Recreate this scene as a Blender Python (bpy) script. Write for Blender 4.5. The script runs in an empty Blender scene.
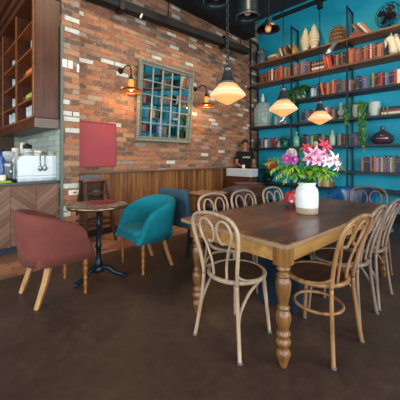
import bpy, bmesh, math, random
from mathutils import Vector, Matrix, Quaternion
PI = math.pi
rnd = random.Random(7)
C = bpy.context.scene.collection
SC = bpy.context.scene

# ------------------------------------------------------------------ camera frame
H = 1.26
FPX = 279.0
HOR = 158.5
AZ = math.radians(44.7)
FWD = Vector((math.cos(AZ), math.sin(AZ), 0))
RGT = Vector((math.sin(AZ), -math.cos(AZ), 0))

def ray(px):
    return FWD + RGT * ((px - 200) / FPX)
def at(px, py, d):
    """world point seen at a pixel at depth d"""
    p = ray(px) * d
    return Vector((p.x, p.y, H - (py - HOR) * d / FPX))
def y_on(px, X):
    r = ray(px); return X * r.y / r.x
def x_on(px, Y):
    r = ray(px); return Y * r.x / r.y

# ------------------------------------------------------------------ colour
def lin(c):
    return c / 12.92 if c <= 0.04045 else ((c + 0.055) / 1.055) ** 2.4
def col(h, a=1.0):
    h = h.lstrip('#')
    return tuple(lin(int(h[i:i+2], 16) / 255) for i in (0, 2, 4)) + (a,)

# ------------------------------------------------------------------ materials
MATS = {}
class NT:
    def __init__(s, name):
        s.m = bpy.data.materials.new(name); s.m.use_nodes = True
        s.t = s.m.node_tree; s.b = s.t.nodes['Principled BSDF']; s.out = s.t.nodes['Material Output']
    def n(s, typ, **kw):
        nd = s.t.nodes.new(typ)
        for k, v in kw.items():
            setattr(nd, k, v)
        return nd
    def l(s, a, b): s.t.links.new(a, b)
    def math(s, op, a, b=None, c=None):
        nd = s.n('ShaderNodeMath', operation=op)
        for i, v in enumerate((a, b, c)):
            if v is None: continue
            if isinstance(v, (int, float)): nd.inputs[i].default_value = v
            else: s.l(v, nd.inputs[i])
        return nd.outputs[0]
    def ramp(s, fac, stops, interp='LINEAR'):
        r = s.n('ShaderNodeValToRGB'); e = r.color_ramp; e.interpolation = interp
        while len(e.elements) < len(stops): e.elements.new(0.5)
        for el, (p, c) in zip(e.elements, stops):
            el.position = p; el.color = col(c) if isinstance(c, str) else c
        s.l(fac, r.inputs[0]); return r.outputs[0]
    def mix(s, fac, a, b, mode='MIX'):
        m = s.n('ShaderNodeMix', data_type='RGBA', blend_type=mode)
        for sock, v in ((m.inputs[0], fac), (m.inputs[6], a), (m.inputs[7], b)):
            if isinstance(v, (int, float)): sock.default_value = v
            elif isinstance(v, str): sock.default_value = col(v)
            elif isinstance(v, tuple): sock.default_value = v
            else: s.l(v, sock)
        return m.outputs[2]
    def noise(s, vec, scale, detail=3, rough=.5):
        n = s.n('ShaderNodeTexNoise'); n.inputs['Scale'].default_value = scale
        n.inputs['Detail'].default_value = detail; n.inputs['Roughness'].default_value = rough
        if vec is not None: s.l(vec, n.inputs['Vector'])
        return n.outputs[0]
    def obj(s): return s.n('ShaderNodeTexCoord').outputs['Object']
    def pos(s): return s.n('ShaderNodeNewGeometry').outputs['Position']
    def scale(s, vec, sc):
        m = s.n('ShaderNodeMapping'); m.inputs['Scale'].default_value = sc
        s.l(vec, m.inputs['Vector']); return m.outputs[0]
    def bump(s, h, strength=.3, dist=.01):
        b = s.n('ShaderNodeBump'); b.inputs['Strength'].default_value = strength; b.inputs['Distance'].default_value = dist
        s.l(h, b.inputs['Height']); s.l(b.outputs[0], s.b.inputs['Normal'])
    def set(s, rough=.5, metal=0, spec=.5):
        s.b.inputs['Roughness'].default_value = rough; s.b.inputs['Metallic'].default_value = metal
        s.b.inputs['Specular IOR Level'].default_value = spec
        return s.m

def plain(name, c, rough=.5, metal=0, var=.12, scale=18, bump=0, spec=.5):
    """base colour with a soft mottled variation"""
    if name in MATS: return MATS[name]
    k = NT(name); cc = col(c)
    lo = tuple(max(0, x * (1 - var)) for x in cc[:3]) + (1,); hi = tuple(min(1, x * (1 + var)) for x in cc[:3]) + (1,)
    f = k.noise(k.obj(), scale, 4)
    k.l(k.ramp(f, [(.3, lo), (.7, hi)]), k.b.inputs['Base Color'])
    if bump: k.bump(f, bump, .004)
    MATS[name] = k.set(rough, metal, spec); return MATS[name]

def wood(name, c1, c2, rough=.45, axis='z', scale=9, spec=.4, stretch=.08):
    if name in MATS: return MATS[name]
    k = NT(name)
    s = {'x': (stretch, 1, 1), 'y': (1, stretch, 1), 'z': (1, 1, stretch)}[axis]
    v = k.scale(k.obj(), s)
    f = k.noise(v, scale * 3, 5, .6); f2 = k.noise(k.obj(), 3, 2)
    g = k.math('ADD', k.math('MULTIPLY', f, .7), k.math('MULTIPLY', f2, .3))
    k.l(k.ramp(g, [(.32, c1), (.66, c2)]), k.b.inputs['Base Color'])
    k.bump(f, .12, .003)
    MATS[name] = k.set(rough, 0, spec); return MATS[name]

def fabric(name, c, rough=.9, var=.1):
    if name in MATS: return MATS[name]
    k = NT(name); cc = col(c)
    o = k.obj(); f = k.noise(o, 260, 2); f2 = k.noise(o, 9, 3)
    g = k.math('ADD', k.math('MULTIPLY', f, .5), k.math('MULTIPLY', f2, .5))
    lo = tuple(x * (1 - var * 1.6) for x in cc[:3]) + (1,); hi = tuple(min(1, x * (1 + var * 1.6)) for x in cc[:3]) + (1,)
    k.l(k.ramp(g, [(.35, lo), (.65, hi)]), k.b.inputs['Base Color'])
    k.bump(f, .35, .002)
    k.b.inputs['Sheen Weight'].default_value = .03
    MATS[name] = k.set(rough, 0, .2); return MATS[name]

def glassy(name, c, rough=.05, alpha=.4):
    if name in MATS: return MATS[name]
    k = NT(name)
    f = k.noise(k.obj(), 10, 2)
    cc = col(c); lo = tuple(x * .85 for x in cc[:3]) + (1,)
    k.l(k.ramp(f, [(.3, lo), (.7, cc)]), k.b.inputs['Base Color'])
    k.b.inputs['Alpha'].default_value = alpha
    MATS[name] = k.set(rough, 0, .6); return MATS[name]

def emit(name, c, strength):
    if name in MATS: return MATS[name]
    k = NT(name); k.b.inputs['Base Color'].default_value = col(c)
    k.b.inputs['Emission Color'].default_value = col(c); k.b.inputs['Emission Strength'].default_value = strength
    MATS[name] = k.set(.5); return MATS[name]

def brick_mat():
    k = NT('old_brick')
    p = k.n('ShaderNodeSeparateXYZ'); k.l(k.pos(), p.inputs[0])
    u = k.math('ADD', p.outputs[0], p.outputs[1]); w = p.outputs[2]
    wob = k.noise(k.pos(), 7, 2)
    BH, BW = .082, .25
    w2 = k.math('ADD', w, k.math('MULTIPLY', wob, .008))
    r = k.math('DIVIDE', w2, BH); row = k.math('FLOOR', r); fr = k.math('FRACT', r)
    sh = k.math('MULTIPLY', k.math('FLOORED_MODULO', row, 2), .5)
    jit = k.n('ShaderNodeTexWhiteNoise', noise_dimensions='1D'); k.l(row, jit.inputs['W'])
    c_ = k.math('ADD', k.math('ADD', k.math('DIVIDE', u, BW), sh), k.math('MULTIPLY', jit.outputs['Value'], .25))
    cl = k.math('FLOOR', c_); fc = k.math('FRACT', c_)
    cmb = k.n('ShaderNodeCombineXYZ'); k.l(row, cmb.inputs[0]); k.l(cl, cmb.inputs[1])
    wn = k.n('ShaderNodeTexWhiteNoise', noise_dimensions='2D'); k.l(cmb.outputs[0], wn.inputs['Vector'])
    rv = wn.outputs['Value']
    base = k.ramp(rv, [(0, '#6a4331'), (.11, '#b4673c'), (.23, '#935335'), (.34, '#c47a48'), (.45, '#7b503d'),
                       (.55, '#a97253'), (.65, '#59423a'), (.71, '#bf8760'), (.78, '#96694f'), (.85, '#aa9580'), (.918, '#dfe3da')], 'CONSTANT')
    wash = k.noise(k.pos(), 26, 5, .65)
    base = k.mix(k.ramp(wash, [(.5, (0, 0, 0, 1)), (.72, (.6, .6, .6, 1))]), base, '#b49b84')
    dirt = k.noise(k.pos(), 5, 4, .6)
    base = k.mix(k.ramp(dirt, [(.5, (0, 0, 0, 1)), (.75, (.45, .45, .45, 1))]), base, '#5f4537')
    base = k.mix(.24, base, '#8c7767')
    # mortar
    def edge(f, wd):
        return k.math('LESS_THAN', k.math('MINIMUM', f, k.math('SUBTRACT', 1, f)), wd)
    mort = k.math('MAXIMUM', edge(fr, .10), edge(fc, .036))
    mcol = k.ramp(wash, [(.35, '#675749'), (.65, '#9a8672')])
    k.l(k.mix(mort, base, mcol), k.b.inputs['Base Color'])
    hgt = k.math('ADD', k.math('MULTIPLY', k.math('SUBTRACT', 1, mort), 1.0), k.math('MULTIPLY', wash, .5))
    k.bump(hgt, .7, .012)
    return k.set(.85, 0, .25)

def wainscot_mat():
    k = NT('wainscot_wood')
    p = k.n('ShaderNodeSeparateXYZ'); k.l(k.pos(), p.inputs[0])
    u = k.math('DIVIDE', k.math('ADD', p.outputs[0], p.outputs[1]), .085)
    cl = k.math('FLOOR', u); f = k.math('FRACT', u)
    wn = k.n('ShaderNodeTexWhiteNoise', noise_dimensions='1D'); k.l(cl, wn.inputs['W'])
    g = k.noise(k.scale(k.pos(), (1, 1, .07)), 34, 5, .6)
    t = k.math('ADD', k.math('MULTIPLY', wn.outputs['Value'], .28), k.math('MULTIPLY', g, .72))
    c = k.ramp(t, [(.25, '#4d3019'), (.5, '#835530'), (.72, '#a5733f')])
    gap = k.math('LESS_THAN', f, .06)
    k.l(k.mix(gap, c, '#2a1a10'), k.b.inputs['Base Color'])
    k.bump(k.math('SUBTRACT', g, k.math('MULTIPLY', gap, 2)), .3, .006)
    return k.set(.5, 0, .35)

def floor_mat():
    k = NT('brown_floor')
    pos = k.pos()
    n1 = k.noise(pos, 1.1, 4, .55); n2 = k.noise(pos, 14, 5, .65)
    t = k.math('ADD', k.math('MULTIPLY', n1, .65), k.math('MULTIPLY', n2, .35))
    c = k.ramp(t, [(.32, '#2d211c'), (.5, '#443229'), (.66, '#5a4435')])
    # faint large panel joints
    p = k.n('ShaderNodeSeparateXYZ'); k.l(pos, p.inputs[0])
    def jl(s, off, w):
        f = k.math('FRACT', k.math('DIVIDE', k.math('ADD', s, off), w)); return k.math('LESS_THAN', f, .006)
    j = k.math('MAXIMUM', jl(p.outputs[0], 10.35, 1.2), jl(p.outputs[1], 10.1, 1.2))
    k.l(k.mix(k.math('MULTIPLY', j, .18), c, '#57402f'), k.b.inputs['Base Color'])
    rr = k.n('ShaderNodeMapRange'); rr.inputs[3].default_value = .34; rr.inputs[4].default_value = .55
    k.l(n1, rr.inputs[0]); k.l(rr.outputs[0], k.b.inputs['Roughness'])
    k.bump(n2, .12, .003)
    k.b.inputs['Specular IOR Level'].default_value = .35
    return k.m

def tile_strip_mat(name, bw, bh, cols, mort, rough, axis=(0, 1)):
    k = NT(name)
    p = k.n('ShaderNodeSeparateXYZ'); k.l(k.pos(), p.inputs[0])
    def cell(s, w):
        d = k.math('DIVIDE', s, w); return k.math('FLOOR', d), k.math('FRACT', d)
    r, fr = cell(p.outputs[axis[1]], bh)
    sh = k.math('ADD', p.outputs[axis[0]], k.math('MULTIPLY', k.math('FLOORED_MODULO', r, 2), bw / 2))
    c, fc = cell(sh, bw)
    cmb = k.n('ShaderNodeCombineXYZ'); k.l(r, cmb.inputs[0]); k.l(c, cmb.inputs[1])
    wn = k.n('ShaderNodeTexWhiteNoise', noise_dimensions='2D'); k.l(cmb.outputs[0], wn.inputs['Vector'])
    nz = k.noise(k.pos(), 20, 4)
    t = k.math('ADD', k.math('MULTIPLY', wn.outputs['Value'], .6), k.math('MULTIPLY', nz, .4))
    m = k.math('MAXIMUM', k.math('LESS_THAN', fr, .05), k.math('LESS_THAN', fc, .025))
    k.l(k.mix(m, k.ramp(t, [(.2, cols[0]), (.5, cols[1]), (.8, cols[2])]), mort), k.b.inputs['Base Color'])
    k.bump(k.math('SUBTRACT', 1, m), .4, .006)
    return k.set(rough, 0, .4)

def teal_mat():
    k = NT('teal_paint')
    n1 = k.noise(k.pos(), 1.5, 4, .6); n2 = k.noise(k.pos(), 60, 3)
    k.l(k.ramp(n1, [(.3, '#1295b0'), (.7, '#22a8c2')]), k.b.inputs['Base Color'])
    k.bump(n2, .08, .003)
    return k.set(.6, 0, .3)

def tabletop_mat():
    k = NT('worn_tabletop_wood')
    o = k.obj(); p = k.n('ShaderNodeSeparateXYZ'); k.l(o, p.inputs[0])
    d = k.math('DIVIDE', k.math('ADD', p.outputs[1], 5), .165); pl = k.math('FLOOR', d); f = k.math('FRACT', d)
    wn = k.n('ShaderNodeTexWhiteNoise', noise_dimensions='1D'); k.l(pl, wn.inputs['W'])
    g = k.noise(k.scale(o, (.09, 1, 1)), 42, 6, .65); n2 = k.noise(o, 3.2, 4, .6)
    t = k.math('ADD', k.math('ADD', k.math('MULTIPLY', g, .5), k.math('MULTIPLY', n2, .35)), k.math('MULTIPLY', wn.outputs['Value'], .15))
    c = k.ramp(t, [(.34, '#40271a'), (.5, '#7a4b31'), (.64, '#a87554')])
    gap = k.math('LESS_THAN', f, .025)
    k.l(k.mix(gap, c, '#2b1c14'), k.b.inputs['Base Color'])
    k.bump(k.math('SUBTRACT', g, gap), .15, .003)
    rr = k.n('ShaderNodeMapRange'); rr.inputs[3].default_value = .2; rr.inputs[4].default_value = .42
    k.l(n2, rr.inputs[0]); k.l(rr.outputs[0], k.b.inputs['Roughness'])
    k.b.inputs['Specular IOR Level'].default_value = .45
    return k.m

def herring_mat():
    k = NT('herringbone_panel_wood')
    p = k.n('ShaderNodeSeparateXYZ'); k.l(k.pos(), p.inputs[0])
    W = .30
    q = k.math('DIVIDE', k.math('ADD', p.outputs[0], .05), W)
    cl = k.math('FLOOR', q); f = k.math('FRACT', q)
    par = k.math('FLOORED_MODULO', cl, 2)
    sgn = k.math('SUBTRACT', k.math('MULTIPLY', par, 2), 1)
    zz = k.math('ADD', p.outputs[2], k.math('MULTIPLY', sgn, k.math('MULTIPLY', k.math('SUBTRACT', f, .5), W * .85)))
    d = k.math('DIVIDE', zz, .08); pl = k.math('FLOOR', d); fz = k.math('FRACT', d)
    cmb = k.n('ShaderNodeCombineXYZ'); k.l(cl, cmb.inputs[0]); k.l(pl, cmb.inputs[1])
    wn = k.n('ShaderNodeTexWhiteNoise', noise_dimensions='2D'); k.l(cmb.outputs[0], wn.inputs['Vector'])
    g = k.noise(k.pos(), 30, 4)
    t = k.math('ADD', k.math('MULTIPLY', wn.outputs['Value'], .6), k.math('MULTIPLY', g, .4))
    gap = k.math('MAXIMUM', k.math('LESS_THAN', fz, .06), k.math('LESS_THAN', f, .02))
    k.l(k.mix(gap, k.ramp(t, [(.2, '#6b4f40'), (.5, '#7d5e4d'), (.8, '#8d6d5a')]), '#45322a'), k.b.inputs['Base Color'])
    k.bump(k.math('SUBTRACT', 1, gap), .4, .006)
    return k.set(.6, 0, .3)

# ------------------------------------------------------------------ mesh builder
class MB:
    def __init__(s): s.bm = bmesh.new(); s.mi = 0
    def _tag(s, faces, smooth):
        for f in faces: f.material_index = s.mi; f.smooth = smooth
    def box(s, lo, hi, M=None, bevel=0, seg=2):
        vs = [s.bm.verts.new((x, y, z)) for x in (lo[0], hi[0]) for y in (lo[1], hi[1]) for z in (lo[2], hi[2])]
        idx = [(0, 1, 3, 2), (4, 6, 7, 5), (0, 4, 5, 1), (2, 3, 7, 6), (0, 2, 6, 4), (1, 5, 7, 3)]
        fs = [s.bm.faces.new([vs[i] for i in q]) for q in idx]
        s._tag(fs, False)
        if bevel:
            es = list({e for f in fs for e in f.edges})
            r = bmesh.ops.bevel(s.bm, geom=es, offset=bevel, segments=seg, profile=.5, affect='EDGES')
            for f in r['faces']: f.smooth = True; f.material_index = s.mi
            vs = list({v for f in r['faces'] for v in f.verts} | {v for v in vs if v.is_valid})
        if M is not None: bmesh.ops.transform(s.bm, matrix=M, verts=[v for v in vs if v.is_valid])
        return s
    def bar(s, a, b, w, t, up=(0, 0, 1), bevel=0):
        """a box along a segment, w across, t along the up direction"""
        a = Vector(a); b = Vector(b); d = b - a; L = d.length; z = d.normalized()
        x = z.cross(Vector(up))
        if x.length < 1e-4: x = z.cross(Vector((1, 0, 0)))
        x.normalize(); y = z.cross(x)
        M = Matrix((x, y, z)).transposed().to_4x4(); M.translation = a
        return s.box((-w / 2, -t / 2, 0), (w / 2, t / 2, L), M, bevel)
    def tube(s, pts, r, n=10, caps=True, closed=False):
        pts = [Vector(p) for p in pts]; N = len(pts)
        rs = r if isinstance(r, (list, tuple)) else [r] * N
        tan = []
        for i in range(N):
            if closed: t = pts[(i + 1) % N] - pts[i - 1]
            else: t = pts[min(i + 1, N - 1)] - pts[max(i - 1, 0)]
            tan.append(t.normalized())
        ref = Vector((0, 0, 1)) if abs(tan[0].z) < .9 else Vector((1, 0, 0))
        x = tan[0].cross(ref).normalized(); rings = []
        for i in range(N):
            x = (x - tan[i] * x.dot(tan[i]))
            if x.length < 1e-6: x = tan[i].orthogonal()
            x.normalize(); y = tan[i].cross(x)
            rings.append([s.bm.verts.new(pts[i] + (x * math.cos(2 * PI * k / n) + y * math.sin(2 * PI * k / n)) * rs[i]) for k in range(n)])
        fs = []
        for i in range(N if closed else N - 1):
            A = rings[i]; B = rings[(i + 1) % N]
            for k in range(n):
                fs.append(s.bm.faces.new((A[k], A[(k + 1) % n], B[(k + 1) % n], B[k])))
        if caps and not closed:
            fs.append(s.bm.faces.new(rings[0][::-1])); fs.append(s.bm.faces.new(rings[-1]))
        s._tag(fs, True)
        if caps and not closed:
            fs[-1].smooth = fs[-2].smooth = False
        return s
    def lathe(s, prof, n=24, M=None, capb=True, capt=True, sx=1, sy=1):
        """prof: list of (radius, z)"""
        rings = []; allv = []
        for r, z in prof:
            ring = [s.bm.verts.new((max(r, 1e-4) * math.cos(2 * PI * k / n) * sx, max(r, 1e-4) * math.sin(2 * PI * k / n) * sy, z)) for k in range(n)]
            rings.append(ring); allv += ring
        fs = []
        for A, B in zip(rings, rings[1:]):
            for k in range(n): fs.append(s.bm.faces.new((A[k], A[(k + 1) % n], B[(k + 1) % n], B[k])))
        s._tag(fs, True)
        cp = []
        if capb: cp.append(s.bm.faces.new(rings[0][::-1]))
        if capt: cp.append(s.bm.faces.new(rings[-1]))
        s._tag(cp, False)
        if M is not None: bmesh.ops.transform(s.bm, matrix=M, verts=allv)
        return s
    def sphere(s, c, r, n=16, sc=(1, 1, 1), R=None):
        M = Matrix.Translation(c) @ (R.to_4x4() if R else Matrix.Identity(4)) @ Matrix.Diagonal((r * sc[0], r * sc[1], r * sc[2], 1))
        g = bmesh.ops.create_uvsphere(s.bm, u_segments=n, v_segments=max(6, n // 2 + 2), radius=1, matrix=M)
        s._tag({f for v in g['verts'] for f in v.link_faces}, True); return s
    def quad(s, pts, smooth=False):
        f = s.bm.faces.new([s.bm.verts.new(p) for p in pts]); s._tag([f], smooth); return s
    def prism(s, poly, M, depth, bevel=0):
        """poly in the local XY plane, extruded along local z, centred"""
        A = [s.bm.verts.new((x, y, -depth / 2)) for x, y in poly]; B = [s.bm.verts.new((x, y, depth / 2)) for x, y in poly]
        n = len(poly)
        fs = [s.bm.faces.new(A[::-1]), s.bm.faces.new(B)] + [s.bm.faces.new((A[k], A[(k + 1) % n], B[(k + 1) % n], B[k])) for k in range(n)]
        s._tag(fs, False); bmesh.ops.transform(s.bm, matrix=M, verts=A + B); return s
    def leaf(s, p, d, L, W, droop=.3, up=Vector((0, 0, 1))):
        """a folded pointed leaf of three segments"""
        p = Vector(p); d = Vector(d).normalized(); sd = d.cross(up)
        if sd.length < 1e-3: sd = Vector((1, 0, 0))
        sd.normalize(); nn = sd.cross(d)
        def P(t, w, k): return p + d * (L * t) + sd * (w * W) + nn * (-droop * L * t * t + k * W)
        c = [s.bm.verts.new(P(t, 0, -.12)) for t in (0, .35, .7)] + [s.bm.verts.new(P(1, 0, 0))]
        l = [s.bm.verts.new(P(t, -w, .05)) for t, w in ((.3, .5), (.68, .36))]
        r = [s.bm.verts.new(P(t, w, .05)) for t, w in ((.3, .5), (.68, .36))]
        fs = []
        for q, sgn in ((l, 1), (r, -1)):
            for vv in ((c[0], c[1], q[0]), (c[1], c[2], q[1], q[0]), (c[2], c[3], q[1])):
                fs.append(s.bm.faces.new(vv if sgn > 0 else vv[::-1]))
        s._tag(fs, True); return s
    def mesh(s, name, mats):
        bmesh.ops.recalc_face_normals(s.bm, faces=s.bm.faces[:]) if len(s.bm.faces) < 60000 else None
        me = bpy.data.meshes.new(name); s.bm.to_mesh(me); s.bm.free()
        for m in (mats if isinstance(mats, (list, tuple)) else [mats]): me.materials.append(m)
        return me
    def build(s, name, mats, parent=None, loc=None):
        o = bpy.data.objects.new(name, s.mesh(name, mats)); C.objects.link(o)
        if parent is not None: o.parent = parent
        if loc is not None: o.location = loc
        return o

def smooth_path(pts, k=6, closed=False):
    P = [Vector(p) for p in pts]; n = len(P); out = []
    rng = range(n) if closed else range(n - 1)
    for i in rng:
        if closed: a, b, c, d = P[i - 1], P[i], P[(i + 1) % n], P[(i + 2) % n]
        else: a, b, c, d = P[max(i - 1, 0)], P[i], P[i + 1], P[min(i + 2, n - 1)]
        for j in range(k):
            t = j / k
            out.append(.5 * ((2 * b) + (c - a) * t + (2 * a - 5 * b + 4 * c - d) * t * t + (3 * b - a - 3 * c + d) * t ** 3))
    if not closed: out.append(P[-1])
    return out

def tag(o, label=None, cat=None, group=None, kind=None):
    if label: o['label'] = label
    if cat: o['category'] = cat
    if group: o['group'] = group
    if kind: o['kind'] = kind
    return o
def thing(name, label, cat, loc=(0, 0, 0), rz=0, group=None):
    o = bpy.data.objects.new(name, None); C.objects.link(o)
    o.location = loc; o.rotation_euler = (0, 0, rz); o.empty_display_size = .1
    return tag(o, label, cat, group)
def dup(root, loc, rz, label, group=None):
    r = root.copy(); C.objects.link(r); r.location = loc; r.rotation_euler = (0, 0, rz); tag(r, label, None, group)
    for ch in list(root.children):
        c = ch.copy(); C.objects.link(c); c.parent = r
        for g in list(ch.children):
            d = g.copy(); C.objects.link(d); d.parent = c
    return r
def recolour(root, m_from, m_to):
    """give the copy's own meshes another material"""
    for o in [root] + list(root.children_recursive):
        if o.type == 'MESH' and any(m is m_from for m in o.data.materials):
            o.data = o.data.copy()
            for i, m in enumerate(o.data.materials):
                if m is m_from: o.data.materials[i] = m_to
def Rz(a): return Matrix.Rotation(a, 4, 'Z')
def T(*p): return Matrix.Translation(Vector(p))
# ================================================================== THE ROOM
YB = 4.45      # brick wall
XW = 6.84      # teal wall
YC = 4.33      # front of the bar counter
ZC = 5.2
XL, YF = -2.7, -3.2

M_BRICK = brick_mat(); M_WAINS = wainscot_mat(); M_FLOOR = floor_mat(); M_TEAL = teal_mat()
M_STRIP = tile_strip_mat('terracotta_strip_tiles', .3, .1, ('#75503e', '#94664f', '#ad7c60'), '#3b2922', .45)
M_SPLASH = tile_strip_mat('pale_green_splash_tiles', .6, .085, ('#8b9a90', '#9fada2', '#b1bdb2'), '#5e6a64', .25, (1, 2))
M_HERR = herring_mat()
M_PLASTER = plain('grey_plaster', '#b9b4aa', .8, 0, .05, 4)
M_CEIL = plain('charcoal_ceiling_paint', '#2b2d2e', .9, 0, .2, 3)
M_BLACK = plain('black_steel', '#17191b', .45, .6, .2, 20)
M_BLACKP = plain('matte_black_paint', '#0b0b0c', .75, 0, .2, 20)
M_SHELFWOOD = wood('shelf_board_wood', '#3b2c24', '#5d4635', .55, 'y')
M_DKWOOD = wood('dark_walnut_cabinet', '#34190d', '#62351c', .4, 'z', 7)
M_DKWOODX = wood('dark_walnut_shelf', '#5d3219', '#a05a2c', .4, 'y', 7)
M_RAILWOOD = wood('wainscot_rail_wood', '#4a3524', '#7b6249', .5, 'x')

def struct(name, mb, m, **kw):
    return tag(mb.build(name, m, **kw), kind='structure')

struct('floor', MB().box((XL, YF, -.1), (XW, 3.5, 0)).box((XL, 4.38, -.1), (1.46, 7, 0)), M_FLOOR)
struct('trim_1', MB().box((XL, 3.5, -.1), (XW, YB + .02, 0)), M_STRIP)
struct('ceiling', MB().box((XL - .2, YF - .2, ZC), (XW + .2, 7.2, ZC + .15)), M_CEIL)
struct('wall_back', MB().box((1.71, YB, -.1), (XW, YB + .2, ZC)), M_BRICK)
struct('wall_middle', MB().box((1.46, 4.25, -.1), (1.71, 7, ZC)), M_BRICK)
struct('wall_right', MB().box((XW, YF - .2, -.1), (XW + .2, YB + .2, ZC)), M_TEAL)
struct('wall_far', MB().box((XL - .2, 7, -.1), (1.71, 7.2, ZC)), plain('dark_brown_plaster', '#4a3a30', .8, 0, .15, 4))
# brick wall panelling
struct('trim_2', MB().box((1.71, YB - .025, .1), (XW, YB - .001, 1.01)), M_WAINS)
struct('trim_3', MB().box((1.71, YB - .06, 1.01), (XW, YB - .001, 1.045), bevel=.006), M_RAILWOOD)
struct('baseboard_back', MB().box((1.71, YB - .045, 0), (XW, YB - .001, .1), bevel=.005), M_BLACKP)
struct('trim_4', MB().box((1.44, 4.235, 0), (1.475, 4.262, 3.2)), plain('verdigris_corner_strip', '#5d7068', .5, .2))
struct('trim_5', MB().box((XW - .03, YF, 0), (XW - .001, YB - .05, .14), bevel=.005), M_BLACKP)

# the two walls behind the camera with their windows, plus an added bar window
def window_wall(name, horizontal, fixed, a0, a1, wins, n0):
    m = MB(); z0, z1 = .6, 3.3; out = .2
    def bx(u0, u1, w0, w1):
        if horizontal: m.box((u0, fixed - out, w0), (u1, fixed, w1))
        else: m.box((fixed - out, u0, w0), (fixed, u1, w1))
    bx(a0, a1, -.1, z0); bx(a0, a1, z1, ZC)
    e = a0
    for u0, u1 in wins: bx(e, u0, z0, z1); e = u1
    bx(e, a1, z0, z1)
    struct(name, m, M_PLASTER)
    for k, (u0, u1) in enumerate(wins):
        w = bpy.data.objects.new('window_%d' % (n0 + k), None); C.objects.link(w); tag(w, kind='structure')
        w.location = ((u0 + u1) / 2, fixed, z0) if horizontal else (fixed, (u0 + u1) / 2, z0)
        hw = (u1 - u0) / 2; f = MB(); hh = z1 - z0
        def fb(a, b, c, d):
            if horizontal: f.box((a, -.13, c), (b, -.07, d))
            else: f.box((-.13, a, c), (-.07, b, d))
        fb(-hw, hw, 0, .06); fb(-hw, hw, hh - .06, hh); fb(-hw, -hw + .06, .06, hh - .06); fb(hw - .06, hw, .06, hh - .06)
        for q in range(1, 3): u = -hw + 2 * hw * q / 3; fb(u - .02, u + .02, .06, hh - .06)
        fb(-hw + .06, hw - .06, hh * .6, hh * .6 + .04)
        f.build('window_frame', M_BLACK, w)
        g = MB()
        if horizontal: g.box((-hw + .06, -.103, .06), (hw - .06, -.097, hh - .06))
        else: g.box((-.103, -hw + .06, .06), (-.097, hw - .06, hh - .06))
        g.build('pane', glassy('window_glass', '#dfeaf0', .02, .12), w)
window_wall('wall_front', True, YF, XL - .2, XW, [(-1.9, .9), (1.5, 4.3)], 1)
window_wall('wall_left', False, XL, YF, 7, [(-2.3, .4), (.9, 3.4), (4.9, 6.7)], 3)  # last window is added, unseen, to let daylight into the bar

# ------------------------------------------------------------------ overhead
d = thing('air_duct', 'black square duct running along the top of the brick wall', 'duct', (2.44, 4.24, 3.76), math.radians(-6))
MB().box((-.62, -.08, 0), (3.15, .08, .14), bevel=.01).build('duct_body', M_BLACKP, d)
for x in (-.05, 2.35):
    MB().box((x - .05, -.10, -.04), (x + .05, .10, .2), bevel=.01).build('bracket', M_BLACK, d)
for x in (.9, 2.9):
    MB().tube([(x, 0, .14), (x, 0, .67)], .012, 8).build('hanger_rod', M_BLACK, d)
s = thing('ceiling_soffit', 'black boxed beam under the ceiling above the brick wall', 'beam', (0, 4.2, 4.43))
MB().box((1.72, -.10, 0), (6.2, .24, ZC - 4.435), bevel=.01).build('beam_body', M_BLACKP, s)
s = thing('wall_spotlight', 'tiny white lamp clipped to the underside of the black duct', 'spotlight', (2.72, 4.10, 3.735))
MB().tube([(0, 0, .02), (-.05, -.03, -.07)], .018, 10).build('lamp_head', plain('white_enamel', '#e6e4dc', .3, 0, .05), s)
MB().tube([(0, 0, .02), (.0, .02, .05)], .008, 8).build('clip', M_BLACK, s)

def downlight(loc, r, hgt, label, tilt=0):
    t = thing('ceiling_downlight', label, 'ceiling lamp', loc, 0, 'big black ceiling lamps')
    m = MB(); m.lathe([(r * .98, 0), (r, .02), (r, .05), (r * .9, .09), (r * .88, hgt * .75), (r * .7, hgt)], 32, capb=False)
    m.lathe([(r * .98, 0), (r * .9, .0), (r * .86, .05), (r * .84, .3)], 32, capb=False, capt=True)
    m.build('housing', plain('dark_blue_black_enamel', '#1d2a30', .4, .3, .15, 8), t)
    MB().lathe([(r * .97, -.012), (r * 1.04, -.006), (r * 1.04, .022), (r * .97, .022)], 32, capb=False, capt=False).build('rim', plain('dull_pewter', '#565c5e', .35, .8), t)
    b = MB(); b.sphere((0, 0, .09), r * .33, 16, (1, 1, .8)); b.build('bulb', emit('dim_bulb', '#b98d62', .25), t)
    MB().lathe([(r * .36, .14), (r * .42, .12), (r * .42, .3)], 16, capb=False).build('socket', M_BLACK, t)
    MB().tube([(0, 0, hgt), (0, 0, ZC - loc[2])], .03, 10).build('stem', M_BLACK, t)
downlight((3.05, 2.69, 3.53), .185, .5, 'big black drum lamp at the top edge above the chain pendant')
downlight((3.74, 2.62, 3.53), .185, .55, 'big black drum lamp hanging between chain pendant and teal wall')
t = thing('dome_lamp', 'small dark dome lamp with bare bulb near the teal wall ceiling', 'ceiling lamp', (4.3, 2.58, 3.50), 0)
m = MB(); m.lathe([(.2, 0), (.19, .03), (.13, .09), (.06, .13), (.04, .2)], 28, capb=False)
m.build('shade', M_BLACK, t)
MB().sphere((0, 0, .03), .055, 14, (1, 1, 1.2)).build('bulb', emit('warm_dull_bulb', '#d99a63', .35), t)
MB().tube([(0, 0, .2), (.01, 0, .6), (0, 0, ZC - 3.50)], .014, 8).build('stem', M_BLACK, t)

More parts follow.
